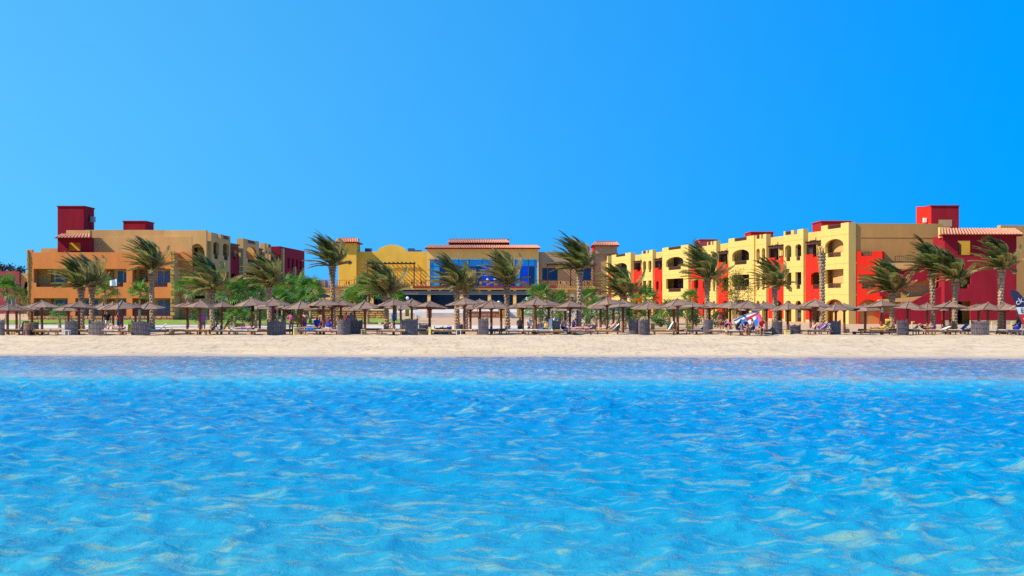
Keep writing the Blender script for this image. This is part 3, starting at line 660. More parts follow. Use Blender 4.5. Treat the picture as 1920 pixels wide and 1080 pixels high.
# upper beige storey
D3 = 159.2; f3 = front(D3); z3 = lambda y: Z(y, D3); x3 = lambda p: X(p, D3)
b = MB(); b.wall(f3, x3(160), x3(307), 7.0, z3(431), 0, .4, []); b.build('upper_wall', 'beige_paint', lw)
f3b = Fr((x3(307), D3), (1, -.10), (-.10, -1))
b = MB(); b.wall(f3b, .002, x3(389) - x3(307), GZ, z3(432), 0, .4, [(x3(356) - x3(307), x3(386) - x3(307), z3(500), z3(457), 1.3), (x3(364) - x3(307), x3(386) - x3(307), z3(560), z3(520))]); b.build('upper_wall', 'beige_paint', lw)
MB().fb(f3b, .5, x3(389) - x3(307) - .2, -2.4, -2.2, GZ, z3(440)).build('loggia_back_wall', 'ochre_paint', lw)
MB().fb(f3b, .5, x3(389) - x3(307) - .2, -2.2, -.41, z3(505), z3(502)).build('loggia_slab', 'beige_paint', lw)
for y in (447, 458): MB().fb(f3, x3(160), x3(307), .002, .035, z3(y), z3(y) + .07).build('string_course', 'beige_paint', lw)
MB().fb(f3, x3(62), x3(385), -10, -2.6, GZ, 9.2).build('main_volume', 'beige_paint', lw)
MB().fb(f3, x3(165), x3(385), -10, -.402, 9.21, z3(434)).build('upper_volume', 'beige_paint', lw)
# tiled eave block and towers
D4 = 157.4; f4 = front(D4)
b = MB(); b.wall(f4, X(108, D4), X(168, D4), 8.4, Z(445, D4), 0, .3, [(X(127, D4), X(151, D4), Z(470, D4), Z(455, D4))]); b.fb(f4, X(108, D4), X(108, D4) + .3, -2, -.3, 8.4, Z(445, D4)); b.fb(f4, X(168, D4) - .3, X(168, D4), -1.6, -.3, 8.4, Z(445, D4)); b.build('eave_block', 'shaded_red_paint', lw)
MB().fb(f4, X(110, D4), X(166, D4), -1.7, -1.5, 8.4, Z(446, D4)).build('back_wall', 'golden_paint', lw)
MB().fb(f4, X(105, D4), X(171, D4), -.6, .4, Z(447, D4), Z(445, D4) - .003).build('eave', 'shaded_red_paint', lw)
tile_roof(lw, f4, X(104, D4), X(173, D4), .65, -.7, Z(446, D4), Z(439, D4), step=.36, hipL=.4, hipR=.4)
MB().fb(f4, X(120, D4), X(165, D4), -1.5, -.75, Z(447, D4), Z(431, D4)).build('roof_pier', 'beige_paint', lw)
tower(lw, front(160.4), X(108, 160.4), X(157, 160.4), 0, -4, 8, Z(388, 160.4), 'shaded_red_paint')
pp = at(170, 413, 162); MB().box(pp.x - .05, pp.x + .35, pp.y, pp.y + .8, pp.z - .2, pp.z + .45).build('air_conditioner', 'metal_grey', lw)
tower(lw, front(165), X(231, 165), X(272, 165), 0, -4, 8, Z(416, 165), 'shaded_red_paint')
# receding side wing
LX = x3(389); LYD = D3 - .5
frS = Fr((LX, LYD), (.03, 1), (1, -.03))
def uS(px):
    k = (px - CX) / F; return (LX - LYD * k) / (k - .03)
for kind, p0, p1 in [('Y', 391, 427), ('R', 428, 448), ('A', 448, 478), ('R', 478, 492), ('Y', 492, 504), ('R', 504, 518)]:
    bay(lw, frS, uS(p0), uS(p1), kind, ('beige_paint', 'shaded_red_paint'), ztop=10.95, zg=GZ, lat=True)
us0, us1 = uS(518), uS(565)
b = MB(); ops = []
for px_ in (533, 541, 549, 556):
    u = uS(px_); ops += [(u, u + 1.6, 7.9, 9.4), (u, u + 1.6, 4.4, 6.2)]
b.wall(frS, us0, us1, GZ, 10.9, .5, .3, ops); b.build('bay_wall', 'shaded_red_paint', lw)
for px_ in (520, 543, 559):
    u = uS(px_); MB().fb(frS, u, u + .9, .503, .85, GZ, 8.2 if px_ > 530 else 10.6).build('pilaster', 'beige_paint', lw)
for px_ in (533, 541, 549, 556): MB().fb(frS, uS(px_) - .1, uS(px_) + 1.7, .0, .1, 4.2, 9.6).build('window_recess', 'door_dark', lw)
MB().fb(frS, .1, us1, -12, -1.7, GZ, 10.4).build('main_volume', 'beige_paint', lw)
MB().fb(frS, us0 + .1, us1 - .02, -1.69, .19, GZ, 10.88).build('end_volume', 'shaded_red_paint', lw)

# ---------------------------------------------------------------- central building
DC = 265.0; fc = front(DC); xc = lambda p: X(p, DC); zc = lambda y: Z(y, DC)
cb = thing('hotel_building', 'central golden hotel building with tiled towers, blue glass hall and roof terrace', 'building', (0, 265, 1.5))
zt = zc(537)
tw = MB().fb(fc, xc(634), xc(668), -7, 0, 1.5, zc(456)); tw.build('tower_wall', 'golden_paint', cb)
MB().fb(fc, xc(630), xc(673), -7.4, .6, zc(456) + .002, zc(454)).build('eave', 'maroon_trim', cb)
tile_roof(cb, fc, xc(629), xc(674), .8, -.3, zc(454), zc(447), step=.34, hipL=.3, hipR=.3)
MB().fb(fc, xc(636), xc(667), -6, -.3, zc(454), zc(445.5)).build('roof_cap', 'maroon_trim', cb)
# golden wall with a round gable
b = MB(); b.wall(fc, xc(668) + .01, xc(800), zt, zc(471), -2.0, .4, []);
N = 16; gx0, gx1 = xc(705), xc(762); pts = [fc.p(gx0 + (gx1 - gx0) * k / N, -2.0, zc(471) + .001 + (zc(458) - zc(471)) * (math.sin(math.pi * k / N) ** .6)) for k in range(N + 1)]
b.prism(pts, (0, .4, 0)); b.build('gable_wall', 'golden_paint', cb)
MB().wall(fc, xc(742), xc(787), zt, zc(500), -1.95, .05, [(xc(743.2), xc(785.8), zt, zc(501.2))]).build('panel_frame', 'ochre_paint', cb)
MB().fb(fc, xc(670), xc(798), -14, -2.45, 1.5, zc(474)).build('main_volume', 'ochre_paint', cb)
for p in (686, 768): MB().fb(fc, xc(p - 6), xc(p + 6), -6, -4, zc(474), zc(464)).build('air_conditioner', 'steel_blue', cb)
for p in (781,): MB().fb(fc, xc(p - 6), xc(p + 6), -6, -4, zc(474), zc(467.5)).build('air_conditioner', 'steel_blue', cb)
# glass hall
b = MB(); b.wall(fc, xc(800), xc(1010), zt, zc(467), 0, .5, [(xc(806), xc(1008), zt, zc(486))]); b.build('hall_wall', 'ochre_paint', cb)
MB().fb(fc, xc(797), xc(1013), -.5, .75, zc(467) + .003, zc(465)).build('eave', 'maroon_trim', cb)
tile_roof(cb, fc, xc(796), xc(1015), .9, -1.4, zc(465), zc(459.5), step=.34, hipL=.8, hipR=.8)
MB().fb(fc, xc(802), xc(1008), -13, -1.3, zc(466), zc(459)).build('roof_slab', 'maroon_trim', cb)
MB().fb(fc, xc(840), xc(955), -9, -2.5, zc(459) + .002, zc(454)).build('upper_wall', 'maroon_trim', cb)
tile_roof(cb, fc, xc(837), xc(957), -2.0, -4.0, zc(454), zc(447.5), step=.34, hipL=.6, hipR=.6)
MB().fb(fc, xc(841), xc(954), -9, -3.9, zc(454), zc(446)).build('upper_cap', 'maroon_trim', cb)
MB().fb(fc, xc(806), xc(1008), -12, -6, zt, zc(486)).build('hall_back_wall', 'glass_navy', cb)
gp = [806, 824, 842, 860, 880, 904, 928, 945, 966, 975, 991, 1003, 1008]
for i in range(len(gp) - 1):
    gm = ['glass_blue', 'glass_navy', 'glass_blue'][i % 3] if i not in (0, 8, 11) else 'glass_cyan'
    MB().fb(fc, xc(gp[i]) + .06, xc(gp[i + 1]) - .06, -.32, -.25, zt, zc(499.5)).build('pane', gm, cb)
    MB().fb(fc, xc(gp[i]) + .06, xc(gp[i + 1]) - .06, -.32, -.25, zc(498.5), zc(486.5)).build('pane', 'glass_cyan', cb)
    MB().fb(fc, xc(gp[i]) - .06, xc(gp[i]) + .06, -.36, -.2, zt, zc(486)).build('mullion', 'steel_blue', cb)
MB().fb(fc, xc(806), xc(1008), -.36, -.19, zc(499.5), zc(498.5)).build('transom', 'steel_blue', cb)
# brown wing on the right with pergola and tiled tower
b = MB(); b.wall(fc, xc(1010) + .01, xc(1113), zt, zc(472), -1.2, .4, [(xc(1017), xc(1046), zc(526), zc(502)), (xc(1090), xc(1109), zc(526), zc(502))]); b.build('wing_wall', 'brown_paint', cb)
window(cb, fc, xc(1017), xc(1046), zc(526), zc(502), -1.3, 'glass_navy', 'dark_wood', 2); window(cb, fc, xc(1090), xc(1109), zc(526), zc(502), -1.3, 'glass_navy', 'dark_wood', 2)
MB().fb(fc, xc(1012), xc(1160), -14, -1.7, 1.5, zc(473)).build('main_volume', 'brown_paint', cb)
MB().fb(fc, xc(1115), xc(1158), -8, -1.2, zc(475), zc(461)).build('tower_wall', 'brown_paint', cb)
MB().fb(fc, xc(1113), xc(1116) - .005, -8, -1.15, zc(475), zc(461)).build('tower_corner', 'red_paint', cb)
MB().fb(fc, xc(1110), xc(1162), -8.5, -.6, zc(461) + .002, zc(459.5)).build('eave', 'maroon_trim', cb)
tile_roof(cb, fc, xc(1109), xc(1163), -.4, -1.8, zc(459.5), zc(453), step=.34, hipL=.8, hipR=.5)
MB().fb(fc, xc(1119), xc(1156), -7, -1.7, zc(459), zc(451.5)).build('roof_cap', 'maroon_trim', cb)
pergola(cb, fc, xc(1026), xc(1113), 1.5, -1.0, zc(495), 3, zt, nr=16)
pergola(cb, fc, xc(690), xc(777), .6, -1.6, zc(493), 2, zt, nr=12)
# terrace
MB().fb(fc, xc(612), xc(1113), -2.3, 3.2, zt - .65, zt - .003).build('terrace_slab', 'ochre_paint', cb)
MB().fb(fc, xc(776), xc(1042), 3.203, 3.4, zt - .38, zt + .02).build('terrace_edge', 'maroon_trim', cb)
db_ = MB()
for k in range(int((xc(776) - xc(612)) / .42)):
    u = xc(612) + k * .42; db_.fb(fc, u, u + .22, 3.203, 3.38, zt - .22, zt - .04)
o = db_.build('dentil_band', 'dark_wood', cb); o['kind'] = 'stuff'
db_ = MB()
for k in range(int((xc(1112) - xc(1043)) / .42)):
    u = xc(1043) + k * .42; db_.fb(fc, u, u + .22, 3.203, 3.38, zt - .22, zt - .04)
o = db_.build('dentil_band', 'dark_wood', cb); o['kind'] = 'stuff'
railing(cb, fc, xc(614), xc(1112), zt, zt + 1.15, 3.1, m='dark_wood', step=.45, w=.035)
# ground floor: columns and dark shaded glazing
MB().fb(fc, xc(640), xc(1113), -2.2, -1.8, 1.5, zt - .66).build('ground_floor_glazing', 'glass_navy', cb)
for p in (660, 700, 746, 806, 866, 918, 965, 1020, 1060, 1104):
    MB().fb(fc, xc(p - 3), xc(p + 3), 2.2, 2.9, 1.5, zt - .66).build('column', 'ochre_paint', cb)
MB().fb(fc, xc(672), xc(1000), 2.95, 3.02, zt - 1.6, zt - .9).build('roller_blind', 'blind_grey', cb)
MB().fb(fc, xc(1000), xc(1113), 2.0, 2.4, 1.5, zt - .66).build('ground_wall', 'brown_paint', cb)
MB().fb(fc, xc(640), xc(667), -2, 2.0, 1.5, zt - .66).build('ground_wall', 'ochre_paint', cb)

# small tiled pavilion left of the centre
DP = 250; fp = front(DP)
pv = thing('pavilion', 'small tan pavilion with blue railing between the two hotels', 'pavilion', (X(606, DP), DP, 1.2))
MB().fb(fp, X(586, DP), X(628, DP), -6, 0, 1.0, Z(541, DP)).build('wall', 'ochre_paint', pv)
MB().fb(fp, X(590, DP), X(608, DP), -5, -1, Z(541, DP), Z(527, DP)).build('upper_wall', 'brick_tan', pv)
MB().fb(fp, X(584, DP), X(630, DP), -6.3, .3, Z(541, DP) + .003, Z(539.5, DP)).build('eave', 'roof_tile', pv)
railing(pv, fp, X(580, DP), X(612, DP), Z(540, DP), Z(526, DP), -.3, m='steel_blue', step=.5, w=.04)

# far building behind the left edge, with trees
DF = 235; ff = front(DF)
fbld = thing('house', 'distant plum red house with beige arched part at the left edge', 'house', (X(20, DF), DF, .9))
b = MB(); b.wall(ff, X(-40, DF), X(36, DF), .8, Z(509, DF), 0, .4, [(X(-2, DF), X(5, DF), Z(540, DF), Z(524, DF)), (X(14, DF), X(29, DF), Z(542, DF), Z(526, DF)), (X(14, DF), X(29, DF), Z(575, DF), Z(556, DF))]); b.build('wall', 'plum_paint', fbld)
for a, c in ((-4, 2), (10, 16), (24, 30)): MB().fb(ff, X(a, DF), X(c, DF), -.4, 0, Z(509, DF) + .002, Z(507, DF)).build('merlon', 'plum_paint', fbld)
for (a, c, y0, y1) in ((-2, 5, 524, 540), (14, 29, 526, 542), (14, 29, 556, 575)): window(fbld, ff, X(a, DF), X(c, DF), Z(y1, DF), Z(y0, DF), -.1, 'glass_room', 'white_frame', 2)
b = MB(); b.wall(ff, X(36, DF) + .01, X(70, DF), .8, Z(512, DF), -.8, .4, [(X(41, DF), X(52, DF), Z(553, DF), Z(527, DF), .9)]); b.build('arch_wall', 'beige_paint', fbld)
MB().fb(ff, X(36, DF), X(70, DF), -2.4, -2.2, .8, Z(514, DF)).build('inner_wall', 'glass_navy', fbld)
MB().fb(ff, X(-40, DF), X(36, DF), -8, -.6, .8, Z(512, DF)).build('main_volume', 'plum_paint', fbld)

# ---------------------------------------------------------------- low garden walls, lawn, paths
def sheet(name, x0, x1, y0, y1, dz, m, n=12, wob=0):
    xs = np.linspace(x0, x1, 40); ys = np.linspace(y0, y1, n)
    return grid_mesh(name, xs, ys, lambda x, y: gz(x, y) + dz, m)
sheet('path', -75, 10, 124, 136.5, .02, 'paving')
sheet('lawn', -75, -20, 138, 155, .05, 'grass')
sheet('lawn', -20, -11, 141, 166, .05, 'grass')
sheet('lawn', 14.5, 24, 146, 152, .05, 'grass', 4)
for i, (a, c) in enumerate(((-75, -20),)):
    o = MB().box(a, c, 137.6, 137.95, .5, .70).build('kerb', 'paving'); tag(o, kind='structure')
def low_wall(px0, px1, y0, y1, D, m, label, jm, rows, wid, h=.4):
    r = thing('garden_wall', label, 'wall', (X((px0 + px1) / 2, D), D, .5))
    MB().box(X(px0, D), X(px1, D), D, D + h, .3, Z(y0, D)).build('wall_core', jm, r)
    stones(r, front(D), X(px0, D), X(px1, D), .45, Z(y0, D) - .02, 0, rows, wid, m, proud=.06)
    MB().box(X(px0, D) - .05, X(px1, D) + .05, D - .1, D + h + .05, Z(y0, D) + .002, Z(y0, D) + .12).build('coping', m, r)
    return r
low_wall(562, 722, 583, 601, 168, 'stone_gold', 'golden rough stone garden wall behind the beach umbrellas', 'stone_joint', 5, .75)
low_wall(868, 942, 585, 603, 180, 'brick_tan', 'long tan brick terrace wall below the pool', 'stone_joint', 6, 1.1)
low_wall(936, 948, 578, 604, 178.5, 'stone_gold', 'yellow stone pier at the end of the brick terrace wall', 'stone_joint', 7, .4, .8)
low_wall(969, 982, 578, 604, 178.5, 'stone_gold', 'yellow stone pier beside the white ramp wall', 'stone_joint', 7, .45, .8)
low_wall(800, 809, 580, 604, 178.5, 'stone_gold', 'yellow stone pier left of the brick terrace wall', 'stone_joint', 7, .4, .8)
for (pts, lab) in (([(778, 604), (778, 584), (800, 584), (800, 604)], 'white ramp wall left of the brick terrace wall'), ([(949, 604), (949, 585), (969, 585), (969, 604)], 'white ramp wall between two yellow piers')):
    r = thing('ramp_wall', lab, 'wall', at(pts[0][0], 604, 179.2))
    MB().prism([at(x, y, 179.2) for x, y in pts], (0, .5, 0)).build('wall_face', 'white_paint', r)
    MB().prism([at(pts[0][0], 604, 178.6), at(pts[0][0] + 3, 590, 178.6), at(pts[2][0] - 1, 603.5, 178.6)], (0, .4, 0)).build('stair_cheek', 'plinth_paint', r)
pt = MB().box(X(770, 180), X(1010, 180), 180.4, 262, .3, 1.5).build('pool_terrace', 'paving'); tag(pt, kind='structure')
pt = MB().box(X(600, 190), X(770, 180) - .01, 190, 262, .3, 1.45).build('pool_terrace', 'paving'); tag(pt, kind='structure')
pt = MB().box(X(1010, 180) + .01, 16.5, 190, 262, .3, 1.45).build('pool_terrace', 'paving'); tag(pt, kind='structure')
for k, (x0, x1) in enumerate(((-800, -200), (-420, 80))):
    pass
hb = MB(); HX = np.linspace(-1500, -200, 40)
pts = [Vector((x, 3000, 0)) for x in (-1500, -200)]
top = [Vector((x, 3000, 3 + 46 * math.exp(-((x + 440) / 110) ** 2) * (1 + .15 * math.sin(x * .05)) + 10 * math.exp(-((x + 700) / 220) ** 2) + 2)) for x in reversed(HX)]
hb.prism(pts + top, (0, 500, 0)); tag(hb.build('hills', 'hill_haze'), kind='structure')
# ================================================================ vegetation
rv = random.Random(21)
def frond_mesh(name, az, el, L, wind, grav, mname, dens=44, lw=.044):
    """one feather leaf: curved rachis and two rows of leaflets, blown to the left by the wind"""
    b = MB(); d = Vector((math.cos(az) * math.cos(el), math.sin(az) * math.cos(el), math.sin(el)))
    p = d * .12; st = 11; ds = L / st; pts = [p.copy()]; dirs = [d.copy()]
    for i in range(st):
        t = i / st
        d = (d + Vector((-wind * (.35 + t), rv.uniform(-.02, .02), -grav * (.3 + t)))).normalized()
        p = p + d * ds; pts.append(p.copy()); dirs.append(d.copy())
    b.tube(pts[::2] + ([pts[-1]] if st % 2 == 0 else []), [.028 * (1 - .85 * i / (len(pts[::2]))) + .004 for i in range(len(pts[::2]) + (1 if st % 2 == 0 else 0))], 3, False)
    for i in range(dens):
        t = .16 + .84 * (i + .5) / dens; f = t * st; k = min(st - 1, int(f)); q = pts[k].lerp(pts[k + 1], f - k); dd = dirs[k].lerp(dirs[k + 1], f - k).normalized()
        side = dd.cross(Vector((0, 0, 1)))
        if side.length < .2: side = dd.cross(Vector((0, 1, 0)))
        side.normalize(); up = side.cross(dd)
        ll = L * .25 * (math.sin(math.pi * min(1, t * .92 + .08)) ** .5) * rv.uniform(.8, 1.15)
        for s in (-1, 1):
            e = (dd * .75 + side * s * .55 + up * .28 + Vector((-.45 * wind * 6, 0, -.12))).normalized()
            nrm = e.cross(dd).normalized(); wv = e.cross(nrm).normalized() * lw * .5
            tip = q + e * ll + Vector((-.05, 0, -.07)) * ll
            mid = q + e * ll * .45
            b.add([q - wv * .4, mid - wv, tip, mid + wv], [(0, 1, 2, 3)])
    me = bpy.data.meshes.new(name); me.from_pydata(b.v, [], b.f); me.materials.append(MATS[mname]); me.update()
    return me
def trunk_mesh(name, h, r0, seed):
    rr = random.Random(seed); b = MB(); n = 14; step = .125; k = int(h / step); vs = []
    for j in range(k + 1):
        t = j / k; base = r0 * (1.18 - .45 * min(1, t * 5) * .5) if t < .2 else r0 * .95
        if t > .72: base = r0 * (.95 + .5 * (t - .72) / .28)
        bx_ = .05 * math.sin(t * 2.2 + seed) * h * .2
        for i in range(n):
            a = 2 * math.pi * (i + .5 * (j // 2 % 2)) / n
            lob = 1 + (.33 if j % 2 else -.10) * (1 if i % 2 == (j // 2 % 2) else .35) + rr.uniform(-.04, .04)
            vs.append((bx_ + base * lob * math.cos(a), base * lob * math.sin(a), j * step + (.075 if j % 2 else 0)))
    b.add(vs, [(j * n + i, j * n + (i + 1) % n, (j + 1) * n + (i + 1) % n, (j + 1) * n + i) for j in range(k) for i in range(n)] + [tuple(k * n + i for i in range(n))])
    me = bpy.data.meshes.new(name); me.from_pydata(b.v, [], b.f); me.materials.append(MATS['trunk_bark']); me.update()
    return me, .05 * math.sin(2.2 + seed) * h * .2
CROWNS = []
for c in range(4):
    fr_ = []
    n = 66
    for i in range(n):
        t = (i + .5) / n; az = i * 2.39996 + c * 1.3; el = R(88 - 80 * t ** 1.25 + rv.uniform(-7, 7))
        L = rv.uniform(2.35, 3.15) * (1 - .2 * t); w_ = rv.uniform(.075, .125) + .11 * max(0, math.cos(az)); gr = rv.uniform(.03, .07) + .02 * t
        m_ = 'palm_green' if rv.random() > .22 + .6 * t * t else ('palm_olive' if t < .9 or rv.random() < .5 else 'palm_dry')
        if t > .8: L *= .85
        fr_.append(frond_mesh('frond', az, el, L, w_, gr, m_))
    CROWNS.append(fr_)
def palm(px, py_base, py_top, D, crown, sc, label, group='date palms along the beach', flip=1, r0=.205):
    x = X(px, D); z0 = g(x, D); h = Z(py_top, D) - z0
    t = thing('date_palm', label, 'palm tree', (x, D, z0), 0, group)
    me, bx_ = trunk_mesh('trunk', h, r0, px); link('trunk', me, t)
    if crown is None:
        b = MB()
        for k in range(9):
            a = k * .7; b.bar((bx_ + .18 * math.cos(a), .18 * math.sin(a), h - .1), (bx_ + .3 * math.cos(a) - .1, .3 * math.sin(a), h + rv.uniform(.15, .55)), .07, .03)
        b.build('broken_crown', 'palm_dry', None).parent = t
        return t
    cr = MB(); cr.tube([(0, 0, -.5), (0, 0, -.1), (0, 0, .35)], [.20, .24, .05], 8)
    for k in range(16):
        a = k * 2.4; e = .5 + .02 * k; cr.bar((.12 * math.cos(a), .12 * math.sin(a), -.35 + .015 * k), (.34 * math.cos(a), .34 * math.sin(a), -.05 + .02 * k), .09, .03)
    co = cr.build('crown', 'palm_dry', None); co.parent = t; co.location = (bx_, 0, h); sc *= 1.13; co.scale = (sc * flip, sc, sc)
    for me in CROWNS[crown]:
        f = link('frond', me, co)
        f.scale = (rv.uniform(.92, 1.08),) * 3; f.rotation_euler = (rv.uniform(-.06, .06), rv.uniform(-.06, .06), rv.uniform(-.08, .08))
    return t
PALMS = [
    (153, 612, 541, 116, 0, .98, 'date palm with leaning crown, front one of the pair by the orange hotel'),
    (173, 612, 535, 119, 1, .92, 'slimmer date palm behind its twin in front of the orange hotel'),
    (284, 617, 506, 118, 2, .98, 'tall date palm standing in front of the stone column of the orange hotel'),
    (398, 610, 545, 114, 3, 1.08, 'broad date palm before the arch of the beige upper storey'),
    (506, 605, 536, 122, 1, 1.0, 'date palm before the maroon end of the side wing'),
    (624, 605, 500, 122, 0, 1.02, 'tall date palm standing alone against the sky beside the small pavilion'),
    (724, 612, 552, 116, 2, .98, 'date palm in front of the golden round gable'),
    (857, 610, 540, 117, 3, 1.0, 'date palm with thick crown left of the blue glass hall'),
    (873, 608, 545, 122, 1, .8, 'thin palm with drooping dry fronds growing behind a thicker palm by the glass hall'),
    (951, 615, 533, 116, 1, 1.0, 'date palm in front of the middle of the blue glass hall'),
    (1086, 612, 506, 115, 0, 1.02, 'tallest date palm, in front of the brown wing pergola'),
    (1169, 605, 556, 122, 2, 1.02, 'date palm at the far end of the yellow and red wing'),
    (1325, 600, 524, 121, 3, 1.08, 'large date palm before the middle of the yellow and red wing'),
    (1452, 607, 538, 121, 1, .92, 'small crowned date palm before the second arched yellow bay'),
    (1672, 615, 548, 114, 2, 1.0, 'date palm leaning hard in front of the red open stair'),
    (1748, 617, 508, 113, 0, .90, 'date palm left of the maroon stair block, paired with a lower one'),
    (1790, 617, 526, 111, 3, .86, 'lower date palm directly before the door of the maroon stair block'),
    (1877, 623, 506, 107, 2, .88, 'date palm at the corner of the maroon stair block near the feather flag'),
]
for px_, yb, yt, D, c, s, lab in PALMS: palm(px_, yb, yt, D, c, s, lab)
palm(1540, 612, 474, 113, None, 1, 'bare broken palm trunk without leaves before the red recess', r0=.21)

# fan palms
def fan_leaf(name, n=15, R_=.78):
    b = MB()
    b.bar((0, 0, 0), (.75, 0, 0), .03, .02); 
    for k in range(n):
        a = R(-115 + 230 * k / (n - 1)); r = R_ * rv.uniform(.85, 1.05) * (1 - .18 * abs(k - n / 2) / n); w_ = .046
        c = Vector((.72, 0, 0)); d = Vector((math.cos(a), math.sin(a), 0)); s = Vector((-math.sin(a), math.cos(a), 0)) * w_
        m_ = c + d * r * .55 + Vector((0, 0, .06)); t = c + d * r + Vector((0, 0, -.10 - rv.random() * .1))
        b.add([c, m_ - s, t, m_ + s], [(0, 1, 2, 3)])
    me = bpy.data.meshes.new(name); me.from_pydata(b.v, [], b.f); me.materials.append(MATS['fan_green']); me.update(); return me
FANS = [fan_leaf('leaf') for _ in range(5)]
def fan_palm(px, py, D, r, label, stem=None, nl=20):
    """py: picture height of the crown centre"""
    x = X(px, D); z0 = g(x, D) if D < 185 else 1.4; zc_ = Z(py, D)
    t = thing('fan_palm', label, 'palm tree', (x, D, z0), 0, 'young fan palms in the garden')
    h = max(.15, zc_ - z0)
    b = MB(); b.tube([(0, 0, 0), (0, 0, h * .5), (0, 0, h)], [.16, .12, .10], 7); o = b.build('trunk', 'trunk_bark', None); o.parent = t
    for i in range(nl):
        f = link('leaf', FANS[i % 5], t); f.location = (0, 0, h)
        el = R(78 - 100 * ((i + .5) / nl)); s = r / 1.05 * rv.uniform(.85, 1.15)
        f.scale = (s, s, s); f.rotation_euler = (rv.uniform(-.5, .5), -el, i * 2.39996 + rv.uniform(-.3, .3))
    return t
FPS = [(196, 548, 128, 1.25, 'bright fan palm behind the umbrellas between the paired palms and the white flag'), (262, 552, 130, 1.15, 'fan palm left of the tall palm at the stone column'),
       (352, 544, 130, 1.4, 'fan palm at the corner of the orange hotel'), (112, 590, 128, .8, 'tiny fan palm on the lawn before the orange hotel'),
       (428, 557, 135, 1.5, 'fan palm next to the broad date palm'), (454, 551, 138, 1.5, 'fan palm before the maroon recess of the side wing'),
       (487, 548, 140, 1.4, 'fan palm tucked behind the palm before the maroon end'), (530, 549, 138, 1.5, 'fan palm in the dense clump, nearest the maroon end'),
       (556, 545, 146, 1.6, 'fan palm in the middle of the dense clump'), (582, 549, 142, 1.5, 'fan palm at the edge of the dense clump next to the open sky'),
       (520, 570, 132, 1.3, 'low fan palm under the dense clump'), (572, 568, 134, 1.3, 'low fan palm below the clump edge'), (440, 592, 128, .9, 'small fan palm above the yellow crates'),
       (690, 551, 140, 1.7, 'full dark fan palm below the terrace gazebo'), (660, 568, 142, 1.3, 'low fan palm left of the dark one below the gazebo'), (742, 563, 150, 1.1, 'fan palm with lime tips by the white globe lamp'),
       (1012, 556, 150, 1.35, 'round fan palm right of the glass hall by the globe lamp'), (1000, 585, 128, 1.1, 'low fan palm under the umbrellas below the round one'),
       (1050, 568, 150, 1.2, 'fan palm below the pool umbrellas'), (1058, 588, 126, 1.0, 'low fan palm beside the tallest date palm'), (1100, 562, 150, 1.3, 'fan palm between the tallest palm and the yellow wing'),
       (1118, 586, 126, 1.2, 'low fan palm under the umbrella at the end of the yellow wing'), (1160, 588, 128, 1.1, 'low fan palm beside the wing-end date palm'), (1210, 563, 150, 1.5, 'dark fan palm before the first far bays of the yellow wing'),
       (1192, 590, 128, 1.0, 'low fan palm right of the wing-end date palm'), (1255, 588, 130, 1.1, 'low fan palm beside the tan planter'), (1294, 560, 150, .9, 'small fan palm before the red recess, partly behind an umbrella'), (1288, 591, 128, 1.1, 'low leafy fan palm left of the large date palm'),
       (12, 548, 140, 1.5, 'fan palm at the left edge before the distant house'), (480, 588, 128, 1.0, 'small fan palm with pale trunk behind the sunbathers')]
for a in FPS: fan_palm(*a)

# leafy trees and shrubs: limbs and many small leaves in clumps
def leafy(name, label, cat, px, D, z_c, rx, rz, n, lm, leaf=.07, clumps=14, seed=1, droop=.3, z0=None, limbs=6):
    rr = random.Random(seed); x = X(px, D); zb_ = g(x, D) if z0 is None else z0
    t = thing(name, label, cat, (x, D, zb_)); zc_ = z_c - zb_
    b = MB(); b.tube([(0, 0, 0), (.05, 0, zc_ * .35), (.1, 0, zc_ * .8)], [.11, .08, .05], 7); C = []
    for i in range(clumps):
        a = rr.random() * 6.28; q = rr.random() ** .5; e = rr.uniform(-1, 1)
        C.append(Vector((math.cos(a) * q * rx * math.sqrt(max(0.05, 1 - e * e)), math.sin(a) * q * rx * .8 * math.sqrt(max(.05, 1 - e * e)), zc_ + e * rz)))
    for i in range(min(limbs, clumps)): b.tube([(.06, 0, zc_ * .5), Vector((.06, 0, zc_ * .6)).lerp(C[i], .5) + Vector((0, 0, .1)), C[i]], [.045, .03, .012], 5)
    o = b.build('trunk', 'trunk_bark', None); o.parent = t
    c = MB()
    for i in range(n):
        k = C[i % clumps]; s = rx * .42
        p = k + Vector((rr.gauss(0, s * .5), rr.gauss(0, s * .5), rr.gauss(0, s * .45) - droop * rr.random() * s))
        d = Vector((rr.uniform(-1, 1), rr.uniform(-1, 1), rr.uniform(-1, .6))).normalized(); a = d.cross(Vector((rr.random(), rr.random(), rr.random()))).normalized() * leaf * .5
        l = d * leaf * rr.uniform(1, 1.8); c.add([p, p + l * .5 + a, p + l, p + l * .5 - a], [(0, 1, 2, 3)])
    o = c.build('crown', lm, None); o.parent = t
    return t
leafy('feathery_tree', 'airy yellow green tree in front of the second arched yellow bay', 'tree', 1378, 135, Z(542, 135), 1.75, 1.75, 2600, 'leaf_lime', .09, 22, 3, .9)
leafy('shrub', 'pale yellow green shrub behind the umbrellas at the left edge', 'shrub', 36, 125, Z(566, 125), .95, .75, 1500, 'leaf_lime', .085, 14, 5, .3)
leafy('shrub', 'dark leafy shrub next to the small fan palm under the broad date palm', 'shrub', 372, 128, Z(588, 128), .8, .7, 1000, 'leaf_green', .085, 10, 6, .3)
leafy('shrub', 'green shrub along the golden stone wall', 'shrub', 600, 150, Z(575, 150), 1.1, .7, 1200, 'leaf_green', .09, 12, 8, .3)
leafy('shrub', 'low shrub at the planter beneath the yellow wing', 'shrub', 1230, 140, Z(588, 140), 1.0, .6, 1000, 'leaf_green', .09, 12, 9, .3)
